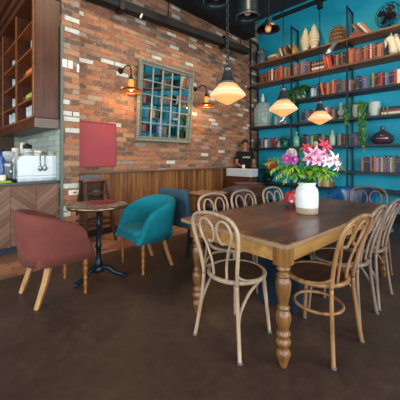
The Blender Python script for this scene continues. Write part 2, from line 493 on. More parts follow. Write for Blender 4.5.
for X, lab in ((1.60, 'black ceiling rail over the near end of the long table'), (2.435, 'black ceiling rail over the middle of the long table'), (3.31, 'black ceiling rail carrying the farthest glass pendant')):
    r = thing('lamp_rail', lab, 'rail', (X, 1.3, 3.09))
    MB().box((-.02, -.55, 0), (.02, .62, .04), bevel=.004).build('bar', M_BLACK, r)
    for y in (-.4, .5): MB().tube([(0, y, .04), (0, y, ZC - 3.09)], .006, 6).build('hanger_rod', M_BLACK, r)

def pendant(px, d, label, chain):
    p = at(px, 104.5, d); zt = 1.654
    t = thing('pendant_lamp', label, 'pendant lamp', (p.x, 1.3, zt), 0, 'glass pendants over the long table')
    k = NT('opal_amber_glass') if 'opal' not in MATS else None
    if k:
        sep = k.n('ShaderNodeSeparateXYZ'); k.l(k.obj(), sep.inputs[0])
        band = k.ramp(k.math('DIVIDE', sep.outputs[2], .16), [(0, '#e3a76e'), (.3, '#ecb988'), (.42, '#fde6c6'), (.5, '#ecbb8c'), (.56, '#fff0da'), (.75, '#efc094'), (1, '#dc9c62')])
        k.l(band, k.b.inputs['Base Color']); k.b.inputs['Roughness'].default_value = .3
        tr = k.n('ShaderNodeBsdfTranslucent'); k.l(band, tr.inputs[0])
        mx = k.n('ShaderNodeMixShader'); mx.inputs[0].default_value = .6
        k.l(k.b.outputs[0], mx.inputs[1]); k.l(tr.outputs[0], mx.inputs[2])
        k.l(band, k.b.inputs['Emission Color']); k.b.inputs['Emission Strength'].default_value = .26
        k.l(mx.outputs[0], k.out.inputs[0]); MATS['opal'] = k.m
    m = MB()
    m.lathe([(.002, 0), (.02, .006), (.07, .033), (.118, .058), (.131, .069), (.129, .078), (.112, .098), (.088, .124), (.068, .145), (.06, .158)], 36, capb=False, capt=False)
    m.build('glass_shade', MATS['opal'], t)
    m = MB(); m.lathe([(.066, .152), (.066, .166), (.05, .178), (.042, .20), (.032, .235), (.026, .25), (.03, .262), (.03, .272), (.014, .286)], 28)
    m.build('metal_cap', plain('gunmetal_cap', '#4a4f50', .35, .75), t)
    top = 3.09 - zt
    if chain:
        m = MB(); z = .285; kf = 0
        while z < top - .02:
            pts = []
            for q in range(10):
                a = 2 * PI * q / 10; u = .010 * math.cos(a); w = .02 + .021 * math.sin(a)
                pts.append((u, 0, z + w) if kf % 2 == 0 else (0, u, z + w))
            m.tube(pts, .0038, 6, closed=True); z += .033; kf += 1
        m.build('chain', plain('dark_chain_steel', '#3a3d3f', .4, .8), t)
    else:
        MB().tube([(0, 0, .28), (0, 0, top)], .0045, 8).build('cord', M_BLACK, t)
    MB().box((-.028, -.028, top - .075), (.028, .028, top - .001), bevel=.006).build('ceiling_rose', M_BLACK, t)
    L = bpy.data.lights.new('pendant_bulb', 'POINT'); L.energy = .45; L.color = (1, .70, .42); L.shadow_soft_size = .03
    o = bpy.data.objects.new('pendant_bulb', L); C.objects.link(o); o.parent = t; o.location = (0, 0, .08)
pendant(229.5, 2.04, 'nearest glass pendant, hanging on a thick chain over the table', True)
pendant(282.5, 2.65, 'amber glass pendant on thin rod above the white flower jar', False)
pendant(318, 3.28, 'smallest amber glass pendant, hanging from the black ceiling rail', False)

# ------------------------------------------------------------------ on the brick wall
def sconce(X, label):
    t = thing('wall_sconce', label, 'wall lamp', (X, YB, 2.80), 0, 'copper sconces beside the window mirror')
    cop = plain('aged_copper', '#8a5330', .35, .85, .2)
    M = Matrix.Rotation(PI / 2, 4, 'X')
    MB().lathe([(.05, 0), (.05, .012), (.03, .03), (.018, .04)], 20, M).build('wall_plate', M_BLACK, t)
    MB().tube(smooth_path([(0, -.03, 0), (0, -.12, .02), (0, -.22, .045), (0, -.30, .02), (0, -.345, -.05), (0, -.35, -.15)], 6), .011, 10).build('arm', M_BLACK, t)
    a = bpy.data.objects.new('lamp_shade', None)
    m = MB(); prof = [(.172, -.42), (.166, -.40), (.13, -.375), (.08, -.355), (.04, -.345)]
    m.lathe(prof, 32, T(0, -.35, 0), capb=False); 
    sh = m.build('lamp_shade', cop, t)
    MB().lathe([(.172, -.426), (.178, -.42), (.172, -.414)], 32, T(0, -.35, 0), False, False).build('rim', plain('bright_copper', '#c98a4c', .3, .9), sh)
    MB().lathe([(.04, -.345), (.05, -.31), (.045, -.25), (.03, -.215)], 20, T(0, -.35, 0), False, False).build('amber_glass', emit('amber_glass', '#e08a2c', .7), t)
    MB().lathe([(.034, -.22), (.03, -.18), (.014, -.14)], 18, T(0, -.35, 0)).build('cap', M_BLACK, t)
    MB().sphere((0, -.35, -.375), .036, 16, (1, 1, 1.1)).build('bulb', emit('amber_bulb', '#ffc070', 4), t)
    L = bpy.data.lights.new('sconce_bulb', 'POINT'); L.energy = 14; L.color = (1, .62, .28); L.shadow_soft_size = .05
    o = bpy.data.objects.new('sconce_bulb', L); C.objects.link(o); o.parent = t; o.location = (0, -.35, -.43)
sconce(2.505, 'copper wall lamp left of the mirror, above the red panel')
sconce(4.335, 'copper wall lamp on bricks right of the mirror')

# window-style mirror
x0, x1, z0, z1 = 2.79, 4.15, 1.58, 3.08
mw = thing('window_mirror', 'tall pane-grid mirror with rope-edged grey green frame on bricks', 'mirror', ((x0 + x1) / 2, YB, z0))
mw.rotation_euler = (math.radians(4.5), 0, 0)
hw, hh = (x1 - x0) / 2, z1 - z0
fm = plain('weathered_sage_frame', '#77796a', .55, .15, .25, 30)
m = MB()
for (a, b) in (((-hw, 0), (hw, .1)), ((-hw, hh - .1), (hw, hh)), ((-hw, .1), (-hw + .1, hh - .1)), ((hw - .1, .1), (hw, hh - .1))):
    m.box((a[0], -.05, a[1]), (b[0], -.001, b[1]), bevel=.012)
fr = m.build('frame', fm, mw)
def rope(pa, pb):
    a = Vector(pa); b = Vector(pb); n = int((b - a).length / .045); mm = MB(); dd = (b - a) / n
    for i in range(n): mm.sphere(a + dd * (i + .5), .024, 8, (1, 1, 1) )
    return mm
for pa, pb in (((-hw + .03, -.06, .03), (hw - .03, -.06, .03)), ((-hw + .03, -.06, hh - .03), (hw - .03, -.06, hh - .03)), ((-hw + .03, -.06, .05), (-hw + .03, -.06, hh - .05)), ((hw - .03, -.06, .05), (hw - .03, -.06, hh - .05))):
    rope(pa, pb).build('rope_edge', plain('weathered_sage_rope', '#8b8c7c', .6, .1, .25, 30), fr)
k = NT('mirror_silver'); nz = k.noise(k.obj(), 2.5, 4)
k.l(k.ramp(nz, [(.3, '#b9c4c4'), (.7, '#dfe6e4')]), k.b.inputs['Base Color']); mm_ = k.set(.03, 1)
MB().box((-hw + .09, -.02, .09), (hw - .09, -.012, hh - .09)).build('mirror_glass', mm_, mw)
iw, ih = 2 * hw - .2, hh - .2
gm = plain('grid_bar_pewter', '#9aa096', .45, .4, .15)
for i in range(1, 5):
    u = -iw / 2 + iw * i / 5
    MB().box((u - .012, -.035, .1), (u + .012, -.019, hh - .1), bevel=.004).build('grid_bar', gm, mw)
for i in range(1, 5):
    w = .1 + ih * i / 5
    MB().box((-iw / 2, -.032, w - .01), (iw / 2, -.0195, w + .01), bevel=.004).build('grid_bar', gm, mw)

# red panel
rp = thing('red_wall_panel', 'flat square red panel mounted on bricks above the wainscot', 'wall panel', (2.08, YB, 1.135))
MB().box((-.31, -.035, 0), (.31, -.006, .715), bevel=.004).build('board', plain('raspberry_red_paint', '#9c3c44', .55, 0, .05, 5), rp)
m = MB()
for a, b in (((-.325, -.012), (.325, .01)), ((-.325, .705), (.325, .727)), ((-.325, .01), (-.303, .705)), ((.303, .01), (.325, .705))):
    m.box((a[0], -.042, a[1]), (b[0], -.001, b[1]), bevel=.003)
m.build('frame', plain('deep_red_edge', '#8c3740', .5, 0, .08), rp)

# switches on the end of the partition
sw = plain('white_switch_plastic', '#dcdcd4', .35, 0, .04)
def switch(loc, label, w=.07):
    t = thing('light_switch', label, 'switch', loc, 0, 'white switches on the brick pillar')
    MB().box((-w / 2, -.02, 0), (w / 2, -.001, .12), bevel=.004).build('plate', sw, t)
    MB().box((-w / 4, -.026, .035), (w / 4, -.019, .085), bevel=.003).build('rocker', plain('rocker_white', '#efefea', .3, 0, .03), t)
switch((1.495, 4.25, 2.58), 'white switch plate at the pillar edge, leftmost of three')
switch((1.575, 4.25, 2.58), 'white switch plate in the middle of three on the pillar')
switch((1.685, 4.25, 2.55), 'narrow switch plate on the pillar edge nearest the wall', .035)
t = thing('power_outlet', 'white socket plate low on the brick pillar behind the red chair', 'socket', (1.625, 4.25, .72))
MB().box((-.075, -.02, 0), (.075, -.001, .07), bevel=.004).build('plate', sw, t)
MB().box((-.015, -.025, .02), (.04, -.019, .05), bevel=.002).build('socket_insert', plain('socket_rust', '#a06a55', .5), t)

# ================================================================== THE BAR
ct = thing('bar_counter', 'bar counter faced with diagonal wood planks behind the red chair', 'counter', (0, YC, 0))
MB().box((XL + .01, 0, .1), (1.455, .6, .905)).build('panel_front', M_HERR, ct)
MB().box((XL + .01, .03, 0), (1.455, .5, .1)).build('kick_board', plain('dark_blue_kick', '#26323a', .5), ct)
MB().box((XL + .01, -.03, .905), (1.437, .63, .94), bevel=.006).build('worktop', plain('dark_slate_top', '#2c3a42', .35, 0, .2, 30), ct)
struct('trim_6', MB().box((1.445, 4.33, .94), (1.459, 7, 1.72)), M_SPLASH)

# wall cabinet with open shelves facing the bar
cb = thing('wall_cabinet', 'tall dark wooden open-shelf cabinet hung above the coffee machine', 'cabinet', (1.458, 4.3, 1.69))
Dp, Ht = .33, 1.95
MB().box((-Dp, 0, .17), (0, .03, Ht), bevel=.004).build('side_panel', M_DKWOOD, cb)
MB().box((-Dp - .012, -.012, .14), (0, .02, .17), bevel=.004).build('panel_moulding', M_DKWOOD, cb)
MB().box((-Dp, .035, 0), (0, 2.3, .135), bevel=.004).build('base_rail', M_DKWOOD, cb)
MB().box((-Dp, .0, 0), (0, .034, .135), bevel=.004).build('end_board', plain('grey_brown_rail', '#6a5d54', .5, 0, .15), cb)
MB().box((-.02, .03, .17), (0, 2.27, Ht)).build('back_panel', M_DKWOOD, cb)
MB().box((-Dp, 2.27, .17), (0, 2.3, Ht)).build('side_panel', M_DKWOOD, cb)
m_post = (0.03, .98, 2.0)
for y in m_post[1:]:
    MB().box((-Dp, y - .02, .17), (-.02, y + .02, Ht)).build('divider', M_DKWOOD, cb)
for y in (0.045, .98, 2.0):
    MB().box((-Dp - .02, y - .03, .17), (-Dp, y + .03, Ht), bevel=.004).build('face_stile', M_DKWOODX, cb)
SHZ = (.14, .41, .77, 1.116, 1.49)
for zz in SHZ:
    for ya, yb in ((.03, .96), (1.0, 1.98), (2.02, 2.27)):
        MB().box((-Dp, ya, zz), (-.02, yb, zz + .03), bevel=.003).build('shelf', M_DKWOODX, cb)
MB().box((-Dp - .05, -.02, Ht - .1), (0, 2.32, Ht), bevel=.01).build('cornice', M_DKWOOD, cb)
MB().box((-Dp - .10, -.03, Ht), (0, 2.36, Ht + .1), bevel=.03).build('cornice_top', M_DKWOOD, cb)
MB().box((-Dp - .16, -.06, Ht + .1), (0, 2.36, Ht + .18), bevel=.02).build('cornice_top', M_DKWOOD, cb)
MB().box((-Dp - .02, 0, Ht + .18), (0, 2.3, Ht + 1.0)).build('frieze_panel', M_DKWOOD, cb)
# fruit and jars on those shelves (front bay y .05-.66)
def cab(y, z, x=-Dp + .1): return Vector((1.458 + x, 4.3 + y, 1.69 + z))
def crate(y, z, label):
    p = cab(y, z, -Dp + .13); t = thing('fruit_crate', label, 'crate', p, 0)
    m = MB(); w = .27
    m.box((-.11, -w, 0), (.11, w, .012)); m.box((-.12, -w, 0), (-.105, w, .018)); m.box((.1, -w, 0), (.115, w, .09)); m.box((-.12, -w - .012, 0), (.115, -w, .07)); m.box((-.12, w, 0), (.115, w + .012, .07))
    m.build('box', M_DKWOODX, t)
def fruit(p, r, c, name, label, group):
    t = thing(name, label, 'fruit', p, rnd.random() * 6, group)
    m = MB(); m.lathe([(.002, -r * .86), (r * .5, -r * .85), (r * .9, -r * .4), (r, 0), (r * .88, r * .5), (r * .5, r * .86), (r * .12, r * .8)], 16, T(0, 0, r * .87))
    m.build('flesh', c, t)
    MB().tube([(0, 0, r * 1.66), (.004, 0, r * 2.0)], .004, 6).build('stalk', plain('stalk_brown', '#4a3620', .8), t)
ORG = plain('orange_peel', '#d9702a', .5, 0, .1, 40); GRN = plain('green_apple_skin', '#8fb23c', .35, 0, .15, 12)
crate(.36, SHZ[2] + .031, 'dark wooden crate of oranges on the upper cabinet shelf')
for i in range(5):
    fruit(cab(.15 + .1 * i, SHZ[2] + .044, -Dp + .075), .055, ORG, 'orange_fruit', 'orange in the front row of the upper crate', 'oranges in the upper crate')
for i in range(4):
    fruit(cab(.2 + .1 * i, SHZ[2] + .085, -Dp + .175), .055, ORG, 'orange_fruit', 'orange in the rear row of the upper crate', 'oranges behind in the upper crate')
crate(.36, SHZ[1] + .031, 'dark wooden crate of green apples on the lower cabinet shelf')
fruit(cab(.14, SHZ[1] + .044, -Dp + .075), .055, ORG, 'orange_fruit', 'single orange at the end of the green apple crate', None)
for i in range(4):
    fruit(cab(.25 + .1 * i, SHZ[1] + .044, -Dp + .075), .055, GRN, 'green_apple', 'green apple in the front row of the lower crate', 'green apples in the lower crate')
for i in range(4):
    fruit(cab(.2 + .1 * i, SHZ[1] + .085, -Dp + .175), .055, GRN, 'green_apple', 'green apple in the rear row of the lower crate', 'green apples behind in the lower crate')
def tumbler(p, h, r, mat, name, label, cat, group=None):
    m = MB(); m.lathe([(r * .8, 0), (r, h * .3), (r, h), (r * .9, h), (r * .85, h * .1)], 18, capt=True)
    return tag(m.build(name, mat, None, p), label, cat, group)
CUPW = glassy('frosted_tumbler', '#c8d6d4', .3, .75); JARG = plain('grey_green_stoneware', '#8a9a90', .4); CREAM = plain('cream_glaze', '#dcd5c2', .35, 0, .06)
for i in range(4):
    tumbler(cab(.14 + .13 * i, SHZ[0] + .031, -Dp + .07), .17, .05, CUPW, 'glass_tumbler', 'frosted glass tumbler on the lowest shelf of the wall cabinet', 'glass', 'tumblers on the lowest cabinet shelf')
for i, h in enumerate((.2, .16)):
    t = thing('storage_jar', ('taller', 'shorter')[i] + ' grey green jar on the middle shelf of the wall cabinet', 'jar', cab(.15 + .15 * i, SHZ[3] + .031, -Dp + .08))
    MB().lathe([(.045, 0), (.055, .02), (.055, h * .8), (.04, h)], 18).build('jar_body', JARG, t)
    MB().lathe([(.044, h), (.046, h + .02), (.012, h + .03), (.01, h + .045)], 18).build('lid', plain('jar_lid_dark', '#3f4a48', .5), t)
tumbler(cab(.13, SHZ[4] + .031, -Dp + .07), .14, .05, CREAM, 'cream_pot', 'small cream pot on the top shelf of the wall cabinet', 'pot')
for zi, n in ((0, 3), (1, 2), (2, 2), (3, 2)):
    for i in range(n):
        tumbler(cab(1.2 + .25 * i, SHZ[zi] + .031, -Dp + .08), .19 - .02 * zi, .05, CUPW, 'glass_tumbler', 'clear glass in the rear bay, ' + ('lowest', 'second', 'third', 'fourth')[zi] + ' shelf of the wall cabinet', 'glass', 'glasses in the rear cabinet bay, ' + ('lowest', 'second', 'third', 'fourth')[zi] + ' shelf')

# coffee machine
cm = thing('coffee_machine', 'white enamel coffee machine standing on the bar counter', 'coffee machine', (1.225, 4.62, .94))
WE = plain('white_machine_enamel', '#d2dde0', .3, 0, .04, 5)
m = MB(); poly = [(-.27, .04), (.27, .04), (.27, .36), (-.2, .36), (-.245, .34), (-.27, .29)]
m.prism(poly, Matrix(((1, 0, 0, 0), (0, 0, -1, 0), (0, 1, 0, 0), (0, 0, 0, 1))), .36); m.build('body', WE, cm)
MB().box((-.275, -.185, .0), (.275, .185, .04), bevel=.005).build('base_tray', plain('machine_base_grey', '#9aa6a8', .3, .4), cm)
MB().box((-.27, -.184, .075), (.27, -.1795, .082)).build('trim_line', plain('machine_trim', '#7b888b', .3, .6), cm)
for y in (-.17, .17):
    m = MB(); m.tube([(-.26, y, .40), (.26, y, .40)], .006, 8)
    for x in (-.26, -.09, .09, .26): m.tube([(x, y, .358), (x, y, .40)], .005, 8)
    m.build('cup_rail', plain('rail_steel', '#9da3a4', .25, .9), cm)
MB().box((.272, -.14, .02), (.30, .14, .34), bevel=.01).build('side_panel', plain('machine_side_grey', '#8a979a', .35, .3), cm)
steel = plain('brushed_steel', '#7e8587', .3, .85)
for i, x in enumerate((1.23, 1.29)):
    t = thing('steel_ladle', ('left', 'right')[i] + ' of two steel spoons hanging on the white coffee machine', 'spoon', (x, 4.4295, 1.325), 0, 'spoons on the coffee machine')
    MB().tube([(0, 0, 0), (0, -.004, -.13), (0, -.004, -.17)], .007, 8).build('handle', steel, t)
    MB().sphere((0, -.008, -.205), .03, 14, (1, .25, 1.3)).build('bowl', steel, t)
    MB().tube([(0, .008, .0), (0, -.006, .012), (0, -.006, -.01)], .004, 6).build('hook', steel, t)
t = thing('bean_jar', 'glass jar with black lid on top of the coffee machine', 'jar', (1.10, 4.56, 1.301))
MB().lathe([(.05, 0), (.055, .01), (.055, .09), (.048, .1)], 20).build('jar_body', glassy('jar_glass', '#c9d8d6', .1, .65), t)
MB().lathe([(.056, .1), (.056, .15), (.03, .16), (.012, .165), (.01, .18)], 20).build('lid', M_BLACKP, t)
for i, (x, z, hh2) in enumerate(((1.23, 1.301, .075), (1.42, 1.301, .06))):
    tumbler(Vector((x, 4.56, z)), hh2, .055, CREAM, 'ceramic_bowl', ('white bowl on the coffee machine beside the black-lidded jar', 'white bowl at the right end of the coffee machine top')[i], 'bowl')
tumbler(Vector((1.07, 4.70, 1.301)), .19, .03, CREAM, 'cream_bottle', 'slim cream bottle behind the jar on the coffee machine', 'bottle')
tumbler(Vector((.985, 4.72, .94)), .47, .045, CREAM, 'cream_canister', 'tall cream canister behind the left corner of the coffee machine', 'canister')
gr = thing('coffee_grinder', 'steel coffee grinder left of the white coffee machine', 'grinder', (.875, 4.56, .94))
MB().box((-.06, -.09, 0), (.06, .09, .04), bevel=.01).build('base', M_BLACKP, gr)
MB().lathe([(.045, .04), (.05, .06), (.05, .2), (.06, .24), (.045, .28)], 20).build('motor', steel, gr)
MB().lathe([(.03, .28), (.07, .36), (.075, .40), (.06, .42)], 20).build('hopper', glassy('hopper_glass', '#b8c4c6', .1, .7), gr)
MB().box((-.02, -.13, .12), (.02, -.04, .17), bevel=.01).build('spout', steel, gr)
bt = thing('blue_bottle', 'dark blue bottle at the left edge of the bar counter', 'bottle', (.85, 4.80, .94))
MB().lathe([(.055, 0), (.06, .02), (.06, .26), (.03, .34), (.025, .42)], 20).build('bottle_body', plain('cobalt_glass', '#274a8c', .2), bt)
MB().lathe([(.028, .42), (.028, .45), (.02, .455)], 16).build('cap', M_BLACKP, bt)
t = thing('folded_cloth', 'yellow green cloth folded on the counter edge at far left', 'cloth', (.80, 4.385, .9405), .1)
m = MB(); 
for i in range(3): m.box((-.07, -.05, .009 * i), (.07 - .01 * i, .05, .009 * i + .008), bevel=.003)
m.build('cloth_layers', fabric('lime_cloth', '#a7bd3c'), t)
tumbler(Vector((.80, 4.50, .94)), .1, .035, CREAM, 'white_cup', 'small white cup beside the coffee grinder', 'cup')
# ================================================================== THE LONG TABLE
TA = math.radians(-3.6)
TC = Vector((2.56, 1.205, 0)); TL, TW, TH = 2.07, .99, .76
M_TOP = tabletop_mat()
M_PINE = wood('honey_pine', '#6f4a24', '#b08548', .38, 'x', 6)
M_PINEZ = wood('honey_pine_turned', '#4c2d15', '#8f6434', .24, 'z', 7)
M_EDGE = wood('worn_table_edge', '#6e553c', '#9c8362', .5, 'x', 8)
tb = thing('dining_table', 'long farmhouse table with worn brown top and turned honey pine legs', 'table', TC, TA)
MB().box((-TL / 2 + .06, -TW / 2, TH - .03), (TL / 2 - .06, TW / 2, TH), bevel=.004).build('tabletop', M_TOP, tb)
m = MB(); m.box((-TL / 2 - .002, -TW / 2 - .002, TH - .032), (TL / 2 + .002, -TW / 2 + .012, TH - .006), bevel=.004)
m.box((-TL / 2 - .002, TW / 2 - .012, TH - .032), (TL / 2 + .002, TW / 2 + .002, TH - .006), bevel=.004)
for s in (-1, 1):
    MB().box((s * TL / 2 - (.06 if s > 0 else 0), -TW / 2, TH - .03), (s * TL / 2 + (.06 if s < 0 else 0), TW / 2, TH), bevel=.004).build('end_board', M_TOP, tb)
    m.box((s * TL / 2 - .004, -TW / 2, TH - .031), (s * TL / 2 + .004, TW / 2, TH - .006), bevel=.002)
m.build('edge_moulding', M_EDGE, tb)
ix, iy = TL / 2 - .058, TW / 2 - .058
iyf = iy - .09
for s in (-1, 1):
    yy_ = -iy if s < 0 else iyf
    MB().box((-ix, yy_ - .0125 + s * .02, .635), (ix, yy_ + .0125 + s * .02, TH - .03)).build('apron', M_PINE, tb)
    MB().box((s * ix - .0125 + s * .02, -iy, .635), (s * ix + .0125 + s * .02, iyf, TH - .03)).build('apron', M_PINE, tb)
legp = [(.019, 0), (.022, .004), (.027, .026), (.036, .056), (.043, .08), (.043, .09), (.034, .104), (.027, .114), (.031, .124), (.04, .135), (.045, .15), (.045, .16), (.034, .172), (.032, .183), (.042, .195), (.043, .207), (.032, .218), (.029, .226),
        (.034, .24), (.041, .265), (.047, .30), (.044, .325), (.032, .342), (.028, .348), (.037, .354), (.038, .364), (.028, .371), (.027, .38), (.031, .40), (.039, .435), (.046, .48), (.047, .505), (.042, .528), (.033, .541),
        (.033, .545), (.041, .55), (.04, .56), (.029, .567), (.027, .575), (.031, .584), (.043, .592), (.043, .602), (.034, .608), (.042, .618)]
_old = [(.02, 0), (.026, .012), (.033, .05), (.04, .068), (.042, .08), (.031, .092), (.026, .1), (.034, .115), (.044, .135), (.046, .155), (.036, .172), (.03, .18), (.044, .19), (.047, .2), (.044, .21), (.036, .22),
        (.032, .235), (.036, .26), (.045, .30), (.048, .335), (.043, .37), (.034, .395), (.03, .405), (.037, .412), (.038, .42), (.03, .43), (.03, .445), (.036, .47), (.046, .50), (.049, .525), (.044, .55), (.03, .568), (.028, .575),
        (.044, .583), (.046, .592), (.04, .6), (.03, .606), (.036, .612), (.044, .618)]
lm = MB().lathe(legp, 28).mesh('turned_leg', M_PINEZ)
bk = MB().box((-.047, -.047, .616), (.047, .047, TH - .03), bevel=.006).mesh('leg_block', M_PINEZ)
for sx in (-1, 1):
    for sy in (-1, 1):
        l = bpy.data.objects.new('leg', lm); C.objects.link(l); l.parent = tb; l.location = (sx * ix, -iy if sy < 0 else iyf, 0)
        b = bpy.data.objects.new('leg_block', bk); C.objects.link(b); b.parent = l

# ================================================================== BENTWOOD CHAIRS
W_PALE = wood('pale_washed_beech', '#806a54', '#b39a7f', .5, 'z', 10)
W_TAN = wood('tan_bentwood', '#6a4526', '#a37a50', .38, 'z', 10)
W_TAUPE = wood('taupe_bentwood', '#5f4e43', '#8d7868', .4, 'z', 10)
W_BROWN = wood('brown_bentwood', '#4b3022', '#7c563f', .4, 'z', 10)
W_SEAT = wood('dark_brown_seat', '#2e1f16', '#4d3524', .4, 'x', 9)
def bentwood(label, loc, rz, wd, hoop=False, lean=.09, group=None):
    t = thing('bentwood_chair', label, 'chair', loc, rz, group)
    MB().lathe([(.05, .450), (.185, .450), (.195, .455), (.195, .463), (.17, .458), (.05, .455)], 40).build('seat', W_SEAT, t)
    ring = [(.198 * math.cos(a), .198 * math.sin(a), .452) for a in [2 * PI * i / 40 for i in range(40)]]
    MB().tube(ring, .0155, 10, closed=True).build('seat_ring', wd, t)
    def yb(z): return -.182 - (lean * ((z - .45) / .455) ** 1.4 if z > .45 else 0)
    half = [(.2, -.22, 0), (.172, -.198, .2), (.15, -.182, .42)] + [(x, yb(z), z) for x, z in ((.157, .54), (.178, .65), (.197, .76), (.19, .835), (.135, .885))]
    path = half + [(0, yb(.905), .905)] + [(-x, y, z) for x, y, z in half[::-1]]
    sp = smooth_path(path, 6)
    cut = [i for i, p in enumerate(sp) if p.z >= .44]
    MB().tube(sp[cut[0]:cut[-1] + 1], .0128, 10).build('back_frame', wd, t)
    # heart-shaped inner loop, two mirrored bends
    for s in (-1, 1):
        inner = [(.058, .458), (.066, .56), (.095, .66), (.128, .73), (.140, .785), (.118, .84), (.075, .857), (.032, .83), (.013, .78), (.02, .73), (.046, .70), (.072, .705)]
        MB().tube(smooth_path([(s * x, yb(z) + .008, z) for x, z in inner], 6), .0092, 8).build('back_loop', wd, t)
        MB().tube(sp[:cut[0] + 1] if s > 0 else sp[cut[-1]:], .0128, 10).build('leg', wd, t)
        MB().tube(smooth_path([(s * .125, .148, .45), (s * .14, .165, .25), (s * .158, .185, 0)], 6), [.0165 - .005 * i / 12 for i in range(13)], 10).build('leg', wd, t)
        # curved brace from back frame to seat ring
        MB().tube(smooth_path([(s * .157, yb(.57), .57), (s * .158, -.19, .515), (s * .178, -.125, .475), (s * .2, -.03, .46)], 6), .009, 8).build('brace', wd, t)
    for s in (-1, 1):
        if hoop: break
        MB().tube(smooth_path([(s * .174, -.199, .19), (s * .166, -.17, .28), (s * .172, -.08, .38), (s * .175, .04, .43), (s * .16, .10, .445)], 6), .0105, 8).build('arch_brace', wd, t)
    ring2 = [(.152 * math.cos(a), -.012 + .16 * math.sin(a), .255) for a in [2 * PI * i / 36 for i in range(36)]]
    if hoop: MB().tube(ring2, .0105, 8, closed=True).build('foot_ring', wd, t)
    for x, y in ((.2, -.22), (-.2, -.22), (.158, .185), (-.158, .185)):
        MB().lathe([(.017, 0), (.0175, .012)], 12, T(x, y, 0)).build('foot_cap', plain('grey_foot_cap', '#5a5a58', .5), t)
    return t
def chair_at(x, y, rz): return (x, y, 0)
bentwood('pale washed bentwood chair at the near short end of the table', (1.61, 1.225, 0), math.radians(-90 - 1), W_PALE, False, .085)
bentwood('tan bentwood chair on the near long side, closest to camera', (1.975, .80, 0), math.radians(-7), W_TAN, True, .12)
bentwood('taupe bentwood chair in the middle of the near long side', (2.43, .80, 0), math.radians(-2), W_TAUPE, False, .12)
bentwood('taupe bentwood chair farthest along the near long side, at right edge', (2.90, .785, 0), math.radians(-2), W_TAUPE, False, .12)
bentwood('brown bentwood chair beyond the far right corner of the table', (3.73, .87, 0), math.radians(112), W_BROWN)
bentwood('pale bentwood chair on far long side, leftmost, before the tiled cafe table', (2.08, 1.64, 0), math.radians(180 - 4), W_PALE)
bentwood('pale bentwood chair on far long side, middle of three', (2.52, 1.585, 0), math.radians(180 - 4), W_PALE)
bentwood('pale bentwood chair on far long side, nearest the flowers', (3.05, 1.53, 0), math.radians(180 - 4), W_PALE)

# navy pouf under the table
pf = thing('cube_stool', 'navy blue upholstered cube stool beneath the long table', 'stool', (2.26, 1.19, 0), .1)
NAVY = fabric('navy_cloth', '#12202f')
MB().box((-.17, -.17, .03), (.17, .17, .40), bevel=.025, seg=3).build('upholstered_body', NAVY, pf)
MB().box((-.172, -.172, .33), (.172, .172, .338), bevel=.003).build('piping', fabric('navy_piping', '#142437'), pf)
for x in (-.13, .13):
    for y in (-.13, .13): MB().lathe([(.02, 0), (.025, .035)], 12, T(x, y, 0)).build('foot', M_BLACKP, pf)

